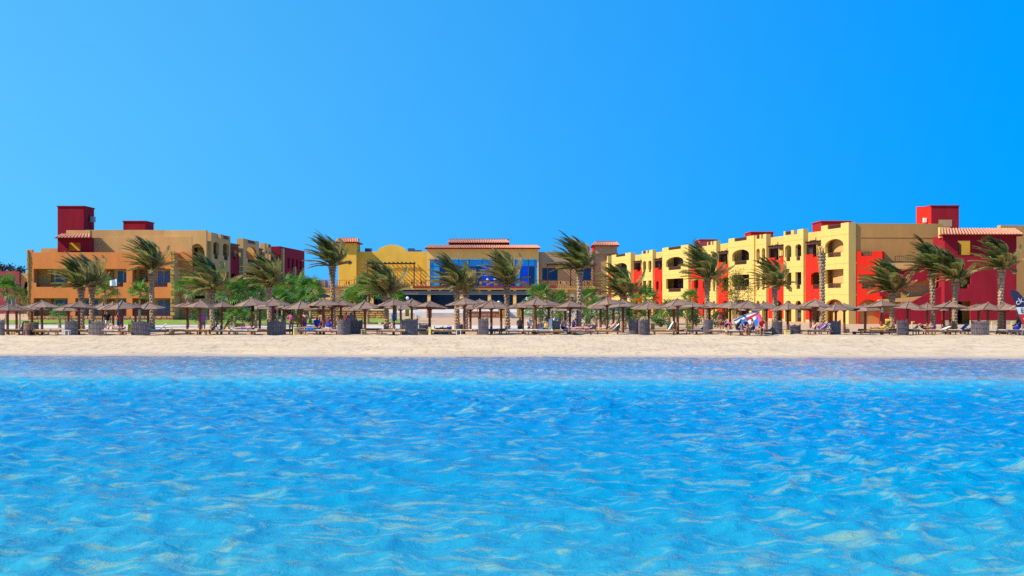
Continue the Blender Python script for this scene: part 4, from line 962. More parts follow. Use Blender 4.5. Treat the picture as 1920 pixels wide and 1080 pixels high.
leafy('shrub', 'bushy shrub behind the umbrellas below the brown wing', 'shrub', 1035, 145, Z(575, 145), 1.1, .7, 1100, 'leaf_green', .09, 12, 10, .3)
for i, (p, y, rx, lab) in enumerate(((2, 501, 2.2, 'dark distant tree at the very left edge behind the far house'), (18, 500, 2.0, 'dark distant tree behind the parapet of the far house'), (36, 504, 1.9, 'small dark distant tree between the far house and the orange hotel'))):
    leafy('distant_tree', lab, 'tree', p, 290, Z(y + 8, 290), rx * .8, 1.1, 700, 'leaf_far', .3, 14, 30 + i, .2, z0=1.0)
HB = [(405, 596, 'left of the yellow planter box'), (432, 598, 'beside the yellow planter box'), (470, 596, 'behind the lying bather in blue shorts'), (505, 594, 'behind the wide dark windbreak'), (548, 592, 'behind the standing bathers'),
      (1015, 594, 'behind the long low windbreak'), (1048, 594, 'left of the tallest palm'), (1100, 594, 'right of the tallest palm'), (1135, 594, 'behind the reclining man'), (1178, 594, 'behind the double windbreak'), (1238, 597, 'by the tan urn'), (1305, 596, 'left of the large date palm'), (1345, 597, 'right of the large date palm')]
for i, (p, y, w_) in enumerate(HB):
    leafy('hedge_shrub', f'low dark green hedge shrub {w_}', 'shrub', p, 132 + (i % 3) * 2, Z(y, 132), .95, .55, 900, 'leaf_green', .10, 12, 50 + i, .2, limbs=3)
# ================================================================ beach furniture
# ---- slatted parasols
def canopy_panel(r=1.37, h=.47, tiers=5, n=8):
    b = MB(); a0 = -math.pi / n; a1 = math.pi / n
    for k in range(tiers):
        r0 = r * (1 - k / tiers) + .03; r1 = r * (1 - (k + 1) / tiers) + .0; r1 = max(r1, .03)
        z0 = h * k / tiers + .012; z1 = h * (k + 1) / tiers + .004; th = .035
        q = []
        for (rr, z) in ((r0, z0), (r1, z1)):
            for a in (a0, a1): q.append(Vector((rr * math.cos(a), rr * math.sin(a), z)))
        q2 = [p - Vector((0, 0, th)) for p in q]
        b.add([q[0], q[1], q[3], q[2], q2[0], q2[1], q2[3], q2[2]], [(0, 1, 2, 3), (7, 6, 5, 4), (0, 4, 5, 1), (1, 5, 6, 2), (2, 6, 7, 3), (3, 7, 4, 0)])
    # ridge batten
    b.bar(Vector((r * 1.01 * math.cos(a1), r * 1.01 * math.sin(a1), .03)), (0.03, 0.01, h + .03), .05, .03)
    me = bpy.data.meshes.new('panel'); me.from_pydata(b.v, [], b.f); me.materials.append(MATS['thatch']); me.update(); return me
PANEL = canopy_panel()
b = MB(); b.tube([(0, 0, 0), (0, 0, 1)], [.105, .09], 10); o = b.build('post', 'post_wood'); POST = o.data; bpy.data.objects.remove(o)
b = MB()
for k in range(4):
    a = k * math.pi / 2 + .4; b.bar((.06 * math.cos(a), .06 * math.sin(a), -.22), (.6 * math.cos(a), .6 * math.sin(a), .16), .045)
o = b.build('strut_set', 'post_wood'); STRUT = o.data; bpy.data.objects.remove(o)
b = MB(); b.tube([(0, 0, -.04), (0, 0, .05), (0, 0, .12)], [.11, .08, .02], 8); o = b.build('finial', 'thatch'); FIN = o.data; bpy.data.objects.remove(o)
def parasol(px, eave, D, label, group, zg=None, rz=None, sc=1.0):
    x = X(px, D); z0 = g(x, D) if zg is None else zg; ze = Z(eave, D) - z0
    t = thing('beach_umbrella', label, 'umbrella', (x, D, z0), rz if rz is not None else rv.uniform(0, .78), group)
    p = link('post', POST, t); p.scale = (1, 1, ze + .30)
    p.rotation_euler = (rv.uniform(-.02, .02), rv.uniform(-.02, .02), 0)
    c = link('canopy', STRUT, t); c.location = (0, 0, ze); sc *= rv.uniform(.94, 1.04); c.scale = (sc, sc, sc * rv.uniform(.88, 1.1)); c.rotation_euler = (rv.uniform(-.07, .07), rv.uniform(-.07, .07), 0)
    for k in range(8):
        q = link('panel', PANEL, c); q.rotation_euler = (0, 0, k * math.pi / 4); q.scale = (rv.uniform(.98, 1.03), 1, rv.uniform(.95, 1.05))
    f = link('finial', FIN, c); f.location = (0, 0, .47)
    return t
UMB = [(14, 581, 105), (31, 582, 109), (79, 576, 104), (60, 581, 112), (148, 577, 104), (128, 582, 112), (193, 579, 112), (212, 578, 109), (229, 577, 104), (254, 579, 113), (278, 578, 106),
       (351, 577, 108), (375, 577, 104), (415, 577, 106), (472, 571, 104), (487, 578, 114), (512, 573, 107), (532, 577, 116), (564, 577, 105), (607, 571, 104), (622, 576, 110), (600, 581, 118), (640, 573, 108),
       (665, 581, 115), (684, 578, 104), (738, 572, 104), (752, 578, 114), (772, 573, 108), (806, 577, 105), (870, 571, 104), (882, 579, 115), (900, 573, 108), (921, 576, 106), (940, 578, 113), (980, 577, 108), (1005, 572, 104),
       (1029, 575, 107), (1068, 577, 106), (1060, 580, 114), (1138, 571, 104), (1126, 576, 110), (1150, 578, 116), (1168, 573, 108), (1216, 577, 106), (1271, 572, 104), (1264, 578, 114), (1298, 576, 108), (1331, 578, 110),
       (1369, 577, 107), (1402, 577, 104), (1412, 580, 115), (1437, 578, 110), (1477, 580, 106), (1528, 575, 104), (1520, 580, 114), (1567, 581, 106), (1583, 580, 110), (1622, 581, 110), (1653, 575, 104), (1702, 577, 106),
       (1739, 579, 110), (1781, 577, 104), (1770, 580, 114), (1835, 580, 110), (1852, 580, 106), (1884, 581, 106), (1919, 578, 104)]
fi = sorted(u for u in UMB if u[2] <= 107); bi = sorted(u for u in UMB if u[2] > 107)
LM = [(0, 'the left picture edge'), (79, 'the pale shrub'), (165, 'the paired date palms'), (215, 'the white flag'), (286, 'the tall palm at the stone column'), (398, 'the broad date palm'), (506, 'the palm before the maroon wing end'),
      (560, 'the standing bathers'), (624, 'the lone tall palm'), (660, 'the two curved screens'), (724, 'the palm at the round gable'), (766, 'the yellow towel'), (806, 'the yellow pier'), (865, 'the pair of palms by the glass hall'), (951, 'the palm before the glass hall'),
      (1010, 'the blue towel'), (1086, 'the tallest palm'), (1168, 'the palm at the wing end'), (1216, 'the double screen'), (1262, 'the raised empty lounger'), (1325, 'the large date palm'), (1395, 'the colourful sail'), (1452, 'the small crowned palm'), (1540, 'the broken trunk'),
      (1585, 'the nearest yellow bay'), (1625, 'the red loggia'), (1672, 'the palm before the red stair'), (1748, 'the palm left of the stair block'), (1790, 'the stair block door'), (1840, 'the wide woven screen'), (1877, 'the corner palm'), (1915, 'the feather flag')]
def near(px): return min(LM, key=lambda l: abs(l[0] - px))[1]
for i, u in enumerate(fi): parasol(*u, f'slatted umbrella near {near(u[0])}, {nth(i)} of the front row', 'slatted umbrellas in the front row')
for i, u in enumerate(bi): parasol(*u, f'rear slatted umbrella near {near(u[0])}, {nth(i)} behind the rest', 'slatted umbrellas behind the front row', sc=.97)
for i, (p, e, D) in enumerate([(608, 557, 205), (641, 556, 200), (1047, 556, 200), (1073, 556.5, 204), (1118, 557, 198), (1136, 557, 204), (1184, 558, 200)]):
    w_ = ['left of the lone tall palm crown', 'right of the lone tall palm trunk', 'left of the tallest palm', 'touching the tallest palm trunk', 'beside the first yellow bay', 'left of the palm at the wing end', 'right of the palm at the wing end'][i]
    parasol(p, e, D, f'small far pool umbrella {w_}', 'umbrellas on the pool terrace', zg=1.5, sc=.98)

# ---- woven reed windbreaks
def screen(px0, px1, y0, y1, D, label, curve=.25, nst=3, m='reed', group='woven reed windbreaks'):
    x = X((px0 + px1) / 2, D); z0 = g(x, D) - .02; W = (px1 - px0) / F * D; H = (y1 - y0) / F * D
    t = thing('windbreak', label, 'windbreak', (x, D, z0), rv.uniform(-.22, .22), group); t.rotation_euler[1] = rv.uniform(-.03, .03); z0_ = 0
    b = MB(); n = 22; T = []
    def P(s, z, o=0): 
        return Vector(((s - .5) * W, -curve * math.sin(math.pi * s) * .8 + o, z))
    # reeds: alternating proud strips
    for i in range(n):
        s0 = i / n; s1 = (i + 1) / n; o = -.018 if i % 2 else 0; hh = H * (1 + rv.uniform(-.06, .02) + .035 * math.sin(i * .5 + px0))
        q = [P(s0, 0, o), P(s1, 0, o), P(s1, hh, o), P(s0, hh, o)]; q2 = [p + Vector((0, .05, 0)) for p in q]
        b.add(q + q2, [(0, 1, 2, 3), (7, 6, 5, 4), (0, 3, 7, 4), (1, 5, 6, 2), (3, 2, 6, 7)])
    o_ = b.build('reed_panel', m, None); o_.parent = t
    for z in (.18, .5, .82):
        k = MB(); k.tube([P(i / 10, H * z, -.035) for i in range(11)], .010, 4, False); q = k.build('binding', 'reed', None); q.parent = t
    for i in range(nst):
        s = .02 + .96 * i / (nst - 1); p = P(s, 0, .09); k = MB(); k.tube([p, p + Vector((0, 0, H + .1))], .035, 6); q = k.build('stake', 'post_wood', None); q.parent = t
    return t
SCR = [(-8, 8, 599, 628, 103, 'dark woven windbreak cut by the left picture edge'), (57, 72, 602, 626, 104, 'small woven windbreak, shaded half beside a pink lit panel'), (121, 146, 599, 627, 103, 'woven windbreak left of the paired date palms'),
       (164, 195, 600, 627, 103, 'bluish woven windbreak right of the paired date palms'), (246, 281, 600, 626, 103, 'wide woven windbreak left of the tall palm at the stone column'), (500, 536, 597, 624, 104, 'wide dark woven windbreak behind the palm before the maroon end'),
       (632, 657, 598, 627, 102.5, 'strongly curved woven windbreak, left one of the two'), (657, 680, 595, 623, 105, 'curved woven windbreak, right one of the two'), (751, 784, 595, 625, 103.5, 'broad woven windbreak under the yellow towel'),
       (785, 803, 602, 620, 107, 'low woven windbreak beside the broad one under the yellow towel'), (855, 870, 600, 618, 107, 'low woven windbreak wrapped round the palms left of the glass hall'), (897, 916, 595, 627, 103, 'tall narrow woven windbreak before the brick terrace wall'),
       (996, 1033, 598, 618, 107, 'long low woven windbreak behind the blue towel'), (1036, 1050, 597, 625, 103.5, 'narrow woven windbreak with a white towel hung over its edge'), (1094, 1118, 600, 616, 110, 'low woven windbreak behind the sunbathers by the tallest palm'),
       (1180, 1197, 595, 625, 103.5, 'left half of the tall double windbreak beside the wing-end palm'), (1197.5, 1216, 595, 625, 103.2, 'right half of the tall double windbreak beside the wing-end palm'), (1319, 1336, 598, 627, 103, 'narrow upright woven windbreak in front of the large date palm'),
       (1448, 1467, 600, 627, 103, 'rounded woven windbreak before the small crowned palm'), (1480, 1502, 607, 626, 103.5, 'low dark woven windbreak right of the yellow cube seat'), (1557, 1577, 599, 626, 103.5, 'upright woven windbreak behind the reclining sunbather'),
       (1682, 1703, 599, 627, 103, 'upright woven windbreak right of the palm before the red stair'), (1766, 1780, 603, 618, 108, 'low woven windbreak before the maroon stair block'), (1821, 1854, 601, 628, 103, 'wide tattered woven windbreak at the corner of the stair block')]
for s in SCR: screen(*s, curve=.45 if 'curved' in s[-1] else rv.uniform(.04, .14))
screen(43.5, 56.5, 602, 625, 103.6, 'pink sunlit reed windbreak panel beside a shaded one', curve=.1, m='cush_tan')  # pink tan colour stands in for sunlight on this half of the reeds
screen(814, 847, 601, 614, 106, 'whitish slatted windbreak before the brick terrace wall', curve=.05, m='cush_grey')
screen(1148, 1160, 601, 616, 112, 'short woven windbreak behind the reclining man', curve=.1)

# ---- loungers
def lounger_proto(back):
    """along +x is the head end; returns (frame, legs, mattress) meshes"""
    def mk(b, name, m): o = b.build(name, m); me = o.data; bpy.data.objects.remove(o); return me
    f = MB(); L0, L1 = -.98, .98; hx = .28
    for y in (-.31, .31): f.box(L0, L1, y - .025, y + .025, .24, .33)
    f.box(L0, L0 + .05, -.285, .285, .25, .325); f.box(L1 - .05, L1, -.285, .285, .25, .325)
    for k in range(7): f.box(L0 + .1 + k * .19, L0 + .2 + k * .19, -.284, .284, .29, .315)
    fr_ = mk(f, 'frame', 'lounger_wood')
    legs = [mk(MB().box(x - .035, x + .035, y - .03, y + .03, 0, .239), 'leg', 'lounger_wood') for x in (-.75, .72) for y in (-.3, .3)]
    ca, sa = math.cos(back), math.sin(back)
    def cushion(pts, w, th):
        b = MB(); n = len(pts); top = []; 
        prof = []
        for i, (x, z) in enumerate(pts): prof.append((x, z))
        vs = []
        for (x, z) in prof:
            for y, dz in ((-w, .0), (-w, th * .75), (-w + .05, th), (w - .05, th), (w, th * .75), (w, 0)): vs.append((x, y, z + dz))
        fs = []
        for i in range(n - 1):
            for k in range(6): fs.append((i * 6 + k, i * 6 + (k + 1) % 6, (i + 1) * 6 + (k + 1) % 6, (i + 1) * 6 + k))
        fs += [tuple(range(6)), tuple((n - 1) * 6 + k for k in range(5, -1, -1))]
        b.add(vs, fs); return b
    seat = [(-.96, .335), (-.7, .34), (-.4, .335), (-.1, .34), (hx - .02, .335)]
    bk = [(hx + t * ca, .335 + t * sa) for t in (0, .18, .36, .54, .70)]
    br = MB().bar((hx, -.26, .325), (hx + .7 * ca, -.26, .325 + .7 * sa), .05, .03); br.bar((hx, .26, .325), (hx + .7 * ca, .26, .325 + .7 * sa), .05, .03)
    for k in range(5):
        t = .1 + k * .14; br.bar((hx + t * ca, -.25, .32 + t * sa), (hx + t * ca, .25, .32 + t * sa), .06, .02)
    if back > .1: br.bar((hx + .45 * ca, 0, .32 + .45 * sa), (hx + .62, 0, .30), .04)
    return fr_, legs, cushion(seat, .29, .075), cushion(bk, .29, .07), mk(br, 'backrest', 'lounger_wood')
LP = {}
CM = {}
def cmesh(key, which, m):
    k = (key, which, m)
    if k not in CM:
        b = LP[key][2 if which == 'm' else 3]; me = bpy.data.meshes.new('mattress'); me.from_pydata(b.v, [], b.f); me.materials.append(MATS[m]); me.polygons.foreach_set('use_smooth', [True] * len(me.polygons)); me.update(); CM[k] = me
    return CM[k]
for back in (0, 22, 42, 60): LP[back] = lounger_proto(R(back))
def lounger(px, D, rz, back, label, m='cush_cream', m2=None, bare=False):
    x = X(px, D); t = thing('sun_lounger', label, 'sun lounger', (x, D, g(x, D) - .01), R(rz), 'wooden sun loungers on the sand')
    fr_, legs, _, _, br = LP[back]
    link('frame', fr_, t)
    for l in legs: link('leg', l, t)
    link('backrest', br, t)
    if not bare:
        link('mattress', cmesh(back, 'm', m), t); link('back_cushion', cmesh(back, 'b', m2 or m), t)
    return t
LNG = [(8, 106, 20, 0, 'dark wooden lounger at the left picture edge', 'cush_brown'), (27, 104, 60, 0, 'pale yellow lounger under the first umbrella', 'cush_yellow'), (40, 105, 75, 60, 'lounger with raised grey blue back beside the pink panel', 'cush_cream', 'cush_grey'),
       (88, 103, 4, 0, 'long flat lounger with yellow orange cushion', 'cush_yellow', 'cush_tan'), (70, 104, -10, 0, 'pink tan lounger against the long yellow one', 'cush_pink'), (156, 104, 12, 0, 'yellow lounger at the foot of the paired palms', 'cush_yellow'),
       (216, 102.6, 2, 0, 'white lounger carrying the bather in striped bikini', 'cush_white', 'cush_pink'), (291, 104, 15, 42, 'bare wooden lounger with raised back at the tall palm', 'cush_white'), (338, 105, 3, 0, 'brown lounger with cream bolster next to the tan one', 'cush_brown', 'cush_cream'),
       (368, 104, 3, 0, 'long tan lounger right of the brown one', 'cush_tan'), (389, 105.5, 10, 42, 'lounger with raised yellow and navy back', 'cush_yellow', 'cush_navy'), (412, 106, 20, 60, 'lounger with raised dark back beside the broad palm', 'cush_grey', 'cush_brown'),
       (426, 103.5, 0, 0, 'low cream lounger at the feet of the bather in blue shorts', 'cush_cream'), (458, 103, 1, 0, 'white lounger carrying the bather in blue shorts', 'cush_white'), (497, 106, 10, 22, 'tan lounger left of the wide dark windbreak', 'cush_tan'),
       (546, 105, 30, 0, 'low dark lounger below the woman with hands on hips', 'cush_brown'), (583, 103.5, 2, 0, 'lounger with lilac cushion carrying a sunbather', 'cush_grey', 'cush_pink'), (613, 103, 2, 0, 'lounger with blue and white striped towel', 'cush_white', 'cush_white'),
       (692, 108, 20, 0, 'low wooden lounger under the umbrella right of the two curved screens', 'cush_brown'), (735, 103, 2, 0, 'cream lounger on which a child sits', 'cush_cream'), (792, 106, 5, 0, 'white lounger right of the broad windbreak', 'cush_white'),
       (824, 103.5, 3, 0, 'yellow lounger in front of the whitish slatted screen', 'cush_yellow'), (850, 104, 0, 0, 'cream lounger reaching under the pair of palms', 'cush_cream'), (878, 104, 5, 0, 'pale lounger left of the tall narrow windbreak', 'cush_cream'),
       (925, 106, 60, 0, 'grey lounger seen end on below the glass hall', 'cush_grey'), (937, 107, 70, 0, 'tan lounger seen end on next to the grey one', 'cush_tan'), (973, 103, 3, 0, 'lounger with hanging white sheet right of the glass hall palm', 'cush_white', 'cush_cream'),
       (1003, 104, 2, 22, 'white lounger with bright blue raised back', 'cush_white', 'towel_blue'), (1030, 102.8, 2, 0, 'white and yellow lounger before the towel draped windbreak', 'cush_white', 'cush_yellow'), (1060, 104, 10, 0, 'white lounger under the seated man', 'cush_white'),
       (1090, 103, 2, 0, 'pink lounger carrying the sunbather by the tallest palm', 'cush_pink'), (1140, 102.7, 1, 42, 'yellow lounger with raised back carrying the reclining man', 'cush_yellow', 'cush_white'), (1246, 103.5, 2, 60, 'empty yellow lounger with raised white back', 'cush_yellow', 'cush_white'),
       (1288, 104.5, 0, 0, 'yellow lounger beneath the large umbrella right of the raised one', 'cush_yellow'), (1308, 103.5, 15, 42, 'lounger with raised blue towel over its back', 'cush_grey', 'cush_blue'), (1353, 103, 1, 0, 'cream lounger at which a woman bends', 'cush_cream', 'cush_yellow'),
       (1386, 101.4, 5, 0, 'white lounger under the person in black', 'cush_white'), (1408, 101.3, -2, 22, 'pinkish lounger under the seated man by the sail', 'cush_pink'), (1438, 104, 10, 42, 'lounger with raised dark back left of the rounded windbreak', 'cush_white', 'cush_grey'),
       (1520, 104.5, 2, 0, 'long pale lounger behind the reclining sunbather', 'cush_cream'), (1536, 103, 2, 42, 'grey lounger carrying the reclining sunbather', 'cush_grey', 'cush_grey'), (1652, 104, 2, 22, 'yellow lounger with slightly raised back near the red loggia', 'cush_yellow'),
       (1634, 105.5, -5, 0, 'dark wooden lounger under the yellow one near the red loggia', 'cush_brown'), (1672, 105, 5, 22, 'dark brown lounger at the foot of the palm before the red stair', 'cush_brown'), (1712, 105, 20, 0, 'small dark lounger right of the upright windbreak', 'cush_brown'),
       (1733, 104, 5, 0, 'cream lounger left of the white backed one', 'cush_cream'), (1757, 103, 2, 22, 'lounger with raised white back before the stair block', 'cush_tan', 'cush_white'), (1795, 104, 5, 42, 'lounger with raised blue grey back at the stair block door', 'cush_cream', 'cush_blue'),
       (1812, 105, 20, 22, 'cream patterned lounger left of the wide tattered windbreak', 'cush_cream'), (1890, 103.5, 2, 0, 'white lounger near the feather flag', 'cush_white'), (1911, 103, 3, 22, 'lounger cut by the right picture edge', 'cush_grey', 'cush_white')]
for l in LNG: lounger(*l)

# ---- towels, tables, bins and small things
def towel(px, py0, py1, w, D, m, label, dep=.05):
    """towel hanging over something, with folds"""
    x = X(px, D); b = MB(); z0 = Z(py1, D); z1 = Z(py0, D); n = 8; vs = []
    for j in range(4):
        for i in range(n + 1):
            vs.append((x + (i / n - .5) * w, D + dep * math.sin(i * 1.9 + j * .3) * (.3 + .25 * j), z1 - (z1 - z0) * j / 3))
    fs = [(j * (n + 1) + i, j * (n + 1) + i + 1, (j + 1) * (n + 1) + i + 1, (j + 1) * (n + 1) + i) for j in range(3) for i in range(n)]
    k = len(vs); vs2 = [(a, y + .02, z) for a, y, z in vs]
    b.add(vs + vs2, fs + [tuple(q + k for q in reversed(f)) for f in fs] + [(i, i + k, i + 1 + k, i + 1) for i in range(n)])
    o = b.build('towel', m, None, True); return tag(o, label, 'towel')
towel(763.5, 580, 593, .30, 105, 'towel_yellow', 'yellow towel hanging over the broad windbreak')
towel(739, 588, 601, .40, 105.5, 'towel_teal', 'blue green towel hanging beside the sitting child')
towel(741, 573, 590, .22, 104.6, 'towel_green', 'narrow green towel hung from the umbrella post above the child')
towel(1032, 598, 616, .26, 103.3, 'towel_white', 'white towel hung over the narrow windbreak')
towel(474, 571, 584, .22, 103.7, 'c_black', 'black garment hanging from the umbrella post over the bather')
towel(1654, 576, 586, .18, 103.8, 'towel_white', 'black and white cloth hanging from the umbrella near the red loggia')
towel(229.5, 580, 594, .22, 104.4, 'towel_royal', 'deep blue towel hung behind the white flag pole')
towel(1082, 583, 611, .10, 107, 'towel_blue', 'light blue folded parasol cloth beside the tallest palm')
towel(581, 614, 619, .55, 102.6, 'towel_blue', 'blue and white towel draped over the lilac lounger', .03)
towel(614, 614.5, 620, .7, 102.5, 'cush_pink', 'striped pink fringe towel draped over a lounger', .03)
towel(1664, 598, 613, .35, 106, 'towel_yellow', 'mustard cloth spread on the raised lounger back')
def small_table(px, D, m, label, h=.42, w=.5):
    x = X(px, D); z0 = g(x, D); t = thing('side_table', label, 'table', (x, D, z0))
    MB().box(x - w / 2, x + w / 2, D - w / 2, D + w / 2, z0 + h - .04, z0 + h).build('table_top', m, t)
    for a in (-1, 1):
        for c in (-1, 1): MB().box(x + a * (w / 2 - .05) - .025, x + a * (w / 2 - .05) + .025, D + c * (w / 2 - .05) - .025, D + c * (w / 2 - .05) + .025, z0, z0 + h - .041).build('leg', m, t)
small_table(125, 102.5, 'plastic_white', 'small white plastic table beside the yellow lounger', .38, .5)
small_table(49, 103, 'c_navy', 'small dark blue table before the pink panel', .34, .5)
small_table(681, 103, 'cube_yellow', 'small cream table beside the right curved windbreak', .42, .35)
small_table(860, 103, 'plastic_white', 'small white table by the pair of palms', .4, .4)
def crate(px, D, m, label, w=.5, h=.5, name='cube_seat', cat='seat'):
    x = X(px, D); z0 = g(x, D) - .01; t = thing(name, label, cat, (x, D, z0), rv.uniform(-.3, .3)); 
    b = MB(); b.box(-w / 2, w / 2, -w / 2, w / 2, 0, h); o = b.build('body', m, None); o.parent = t
    b = MB(); b.box(-w / 2 - .02, w / 2 + .02, -w / 2 - .02, w / 2 + .02, h + .001, h + .05); o = b.build('lid', m, None); o.parent = t
    return t
crate(1476, 102.6, 'cube_yellow', 'pale yellow cube seat beside the low dark windbreak', .36, .32)
crate(556, 103.5, 'cube_yellow', 'yellow woven bin below the standing bathers', .42, .5, 'bin', 'bin')
crate(806, 103.2, 'cube_yellow', 'leaning yellow rolled mat at the yellow lounger', .18, .55, 'rolled_mat', 'mat')
crate(1602, 104, 'dark_wood', 'small dark box alone on the sand', .22, .2, 'box', 'box')
crate(425, 118, 'cube_yellow', 'yellow wooden box behind the broad palm', .4, .4, 'box', 'box')
crate(450, 122, 'cush_yellow', 'wide yellow planter box behind the sunbathers', .85, .55, 'planter_box', 'planter')
crate(1224, 122, 'cush_tan', 'round tan stone urn under the yellow wing', .3, .5, 'urn', 'urn')
crate(712, 136, 'cube_yellow', 'yellow waste box on the lawn by the golden wall', .3, .42, 'bin', 'bin')
for i, (p, w_) in enumerate(((1254, 'first'), (1261, 'second'), (1269, 'third'))): crate(p, 124, 'cube_yellow', f'yellow wooden bollard, {w_} of three below the yellow wing', .28, .6, 'bollard', 'bollard')
crate(1146, 118, 'cube_yellow', 'slim yellow bollard behind the reclining man', .16, .55, 'bollard', 'bollard')
def bracket(px, D, label):
    x = X(px, D); z0 = g(x, D); t = thing('path_light', label, 'lamp', (x, D, z0))
    MB().box(x - .06, x + .06, D - .06, D + .06, z0, z0 + .62).build('post', 'cube_yellow', t); MB().box(x - .06, x + .22, D - .06, D + .06, z0 + .621, z0 + .70).build('arm', 'cube_yellow', t)
bracket(1710, 125, 'yellow bracket shaped path light right of the upright windbreak'); bracket(1860, 125, 'yellow bracket shaped path light right of the wide tattered windbreak'); bracket(1897, 125, 'yellow bracket shaped path light left of the feather flag')
o = MB().box(X(1690, 128), X(1940, 128), 128, 129.2, .3, .62).build('kerb', 'paving'); tag(o, kind='structure')

# ---- beach bags
def bag(px, py, D, m, label, w=.42, h=.30):
    x = X(px, D); z0 = Z(py, D); t = thing('beach_bag', label, 'bag', (x, D, z0), rv.uniform(-.4, .4))
    b = MB(); vs = []
    for (k, z) in ((.8, 0), (1.0, .3), (.95, .7), (.75, 1)):
        for j in range(10):
            a = 6.283 * j / 10; vs.append((math.cos(a) * w / 2 * k, math.sin(a) * w * .3 * k, z * h))
    b.add(vs, [(r_ * 10 + j, r_ * 10 + (j + 1) % 10, (r_ + 1) * 10 + (j + 1) % 10, (r_ + 1) * 10 + j) for r_ in range(3) for j in range(10)] + [tuple(range(9, -1, -1)), tuple(range(30, 40))])
    o = b.build('body', m, None, True); o.parent = t
    for s in (-1, 1):
        o = MB().tube([(-.1, s * .05, h * .95), (-.07, s * .06, h * 1.35), (.07, s * .06, h * 1.35), (.1, s * .05, h * .95)], .012, 5).build('handle', m, None); o.parent = t
bag(617, 613, 103, 'towel_royal', 'royal blue bag lying on the striped lounger'); bag(1291, 618, 104, 'towel_yellow', 'bright yellow bag on the lounger under the large umbrella'); bag(1025, 615, 103, 'cush_yellow', 'cream bag on the lounger before the towel draped windbreak')
bag(1750, 619, 105, 'towel_purple', 'violet bag between the cream and the white backed lounger', .25, .4); bag(1907, 618, 105, 'towel_royal', 'blue bag at the foot of the feather flag'); bag(322, 626, 103.5, 'cush_brown', 'brown bag on the sand right of the tall palm')
bag(243, 622, 104.5, 'towel_yellow', 'yellow bag behind the wide windbreak', .3, .55); bag(1588, 624, 104, 'cush_tan', 'tan bag on the sand behind the upright windbreak'); bag(842, 620, 103.4, 'cush_navy', 'dark bag on the yellow lounger before the slatted screen')

# ---- globe lamps
def lamp(px, py, D, label, zg=1.5):
    x = X(px, D); z = Z(py, D); t = thing('globe_lamp', label, 'lamp', (x, D, zg), 0, 'white globe lamps')
    MB().tube([(x, D, zg), (x, D, z)], .045, 6).build('post', 'metal_dark', t); MB().ball((x, D, z), .23, 12, 8).build('globe', 'plastic_white', t, True)
lamp(764, 559, 190, 'white globe lamp left of the golden column'); lamp(988, 560, 190, 'white globe lamp left of the round fan palm'); lamp(1455, 569, 150, 'small white globe lamp before the red recess', .4); lamp(895, 566, 192, 'white globe lamp by the pool below the glass hall'); lamp(935, 567, 194, 'white globe lamp right of the pool bathers')

# ---- wooden gazebo under the terrace
DG = 225; r = thing('gazebo', 'dark wooden gazebo roof below the terrace railing', 'gazebo', (X(703, DG), DG, 1.45))
fg = front(DG); b = MB(); x0, x1 = X(657, DG), X(750, DG)
b.prism([fg.p(x0, 1.2, Z(543, DG)), fg.p(x1, 1.2, Z(543, DG)), fg.p(x1 - .9, -.5, Z(535, DG)), fg.p(x0 + .9, -.5, Z(535, DG))], (0, .25, -.12)); b.build('roof', 'dark_wood', r)
for p in (661, 690, 744, 748): MB().fb(fg, X(p - 1, DG), X(p + 1, DG), .6, .8, 1.45, Z(543, DG) - .1).build('post', 'dark_wood', r)

# ---- white flag
DFg = 101.5; x = X(219, DFg); z0 = g(x, DFg); r = thing('flag', 'small white flag on a thin dark pole before the orange hotel', 'flag', (x, DFg, z0))
MB().tube([(x + .25, DFg, z0), (x, DFg, Z(522, DFg))], [.03, .018], 6).build('pole', 'metal_dark', r)
b = MB(); n = 7; vs = []
for j in range(4):
    for i in range(n + 1):
        t_ = i / n; vs.append((x - .02 - .50 * t_, DFg + .06 * math.sin(t_ * 7), Z(522, DFg) - (.04 + .22 * t_ * .6) - j * (.17 - .05 * t_)))
fs = [(j * (n + 1) + i, j * (n + 1) + i + 1, (j + 1) * (n + 1) + i + 1, (j + 1) * (n + 1) + i) for j in range(3) for i in range(n)]
k = len(vs); b.add(vs + [(a, y + .012, z) for a, y, z in vs], fs + [tuple(q + k for q in reversed(f)) for f in fs]); b.build('cloth', 'c_white', r, True)

# ---- feather flag with lettering
DN = 101; r = thing('feather_flag', 'tall navy, white and red feather flag with white letters at the right edge', 'flag', (X(1917, DN), DN, .5))
cl = [(1893.5, 546), (1896, 543.5), (1902, 543.5), (1909, 547), (1916, 554.5), (1922, 565), (1926, 580), (1926, 605), (1917, 606), (1912, 595), (1907, 580), (1900, 563)]
def cut(poly, y0, y1):
    out = []
    for i in range(len(poly)):
        (xa, ya), (xb, yb) = poly[i], poly[(i + 1) % len(poly)]
        if y0 <= ya <= y1: out.append((xa, ya))
        for yy in ((y0, y1) if yb > ya else (y1, y0)):
            if (ya - yy) * (yb - yy) < 0: out.append((xa + (xb - xa) * (yy - ya) / (yb - ya), yy))
    return out
for (y0, y1, m_) in ((540, 576, 'flag_navy'), (576, 589, 'c_white'), (589, 610, 'c_red')):
    MB().prism([at(x_, y_, DN) for x_, y_ in cut(cl, y0, y1)], (0, .012, 0)).build('cloth_panel', m_, r)
MB().tube([at(1916, 627, DN + .05), at(1921, 600, DN + .05), at(1925, 575, DN + .05), at(1918, 556, DN + .05), at(1903, 543, DN + .05)], [.02, .018, .015, .012, .008], 6).build('pole', 'metal_grey', r)
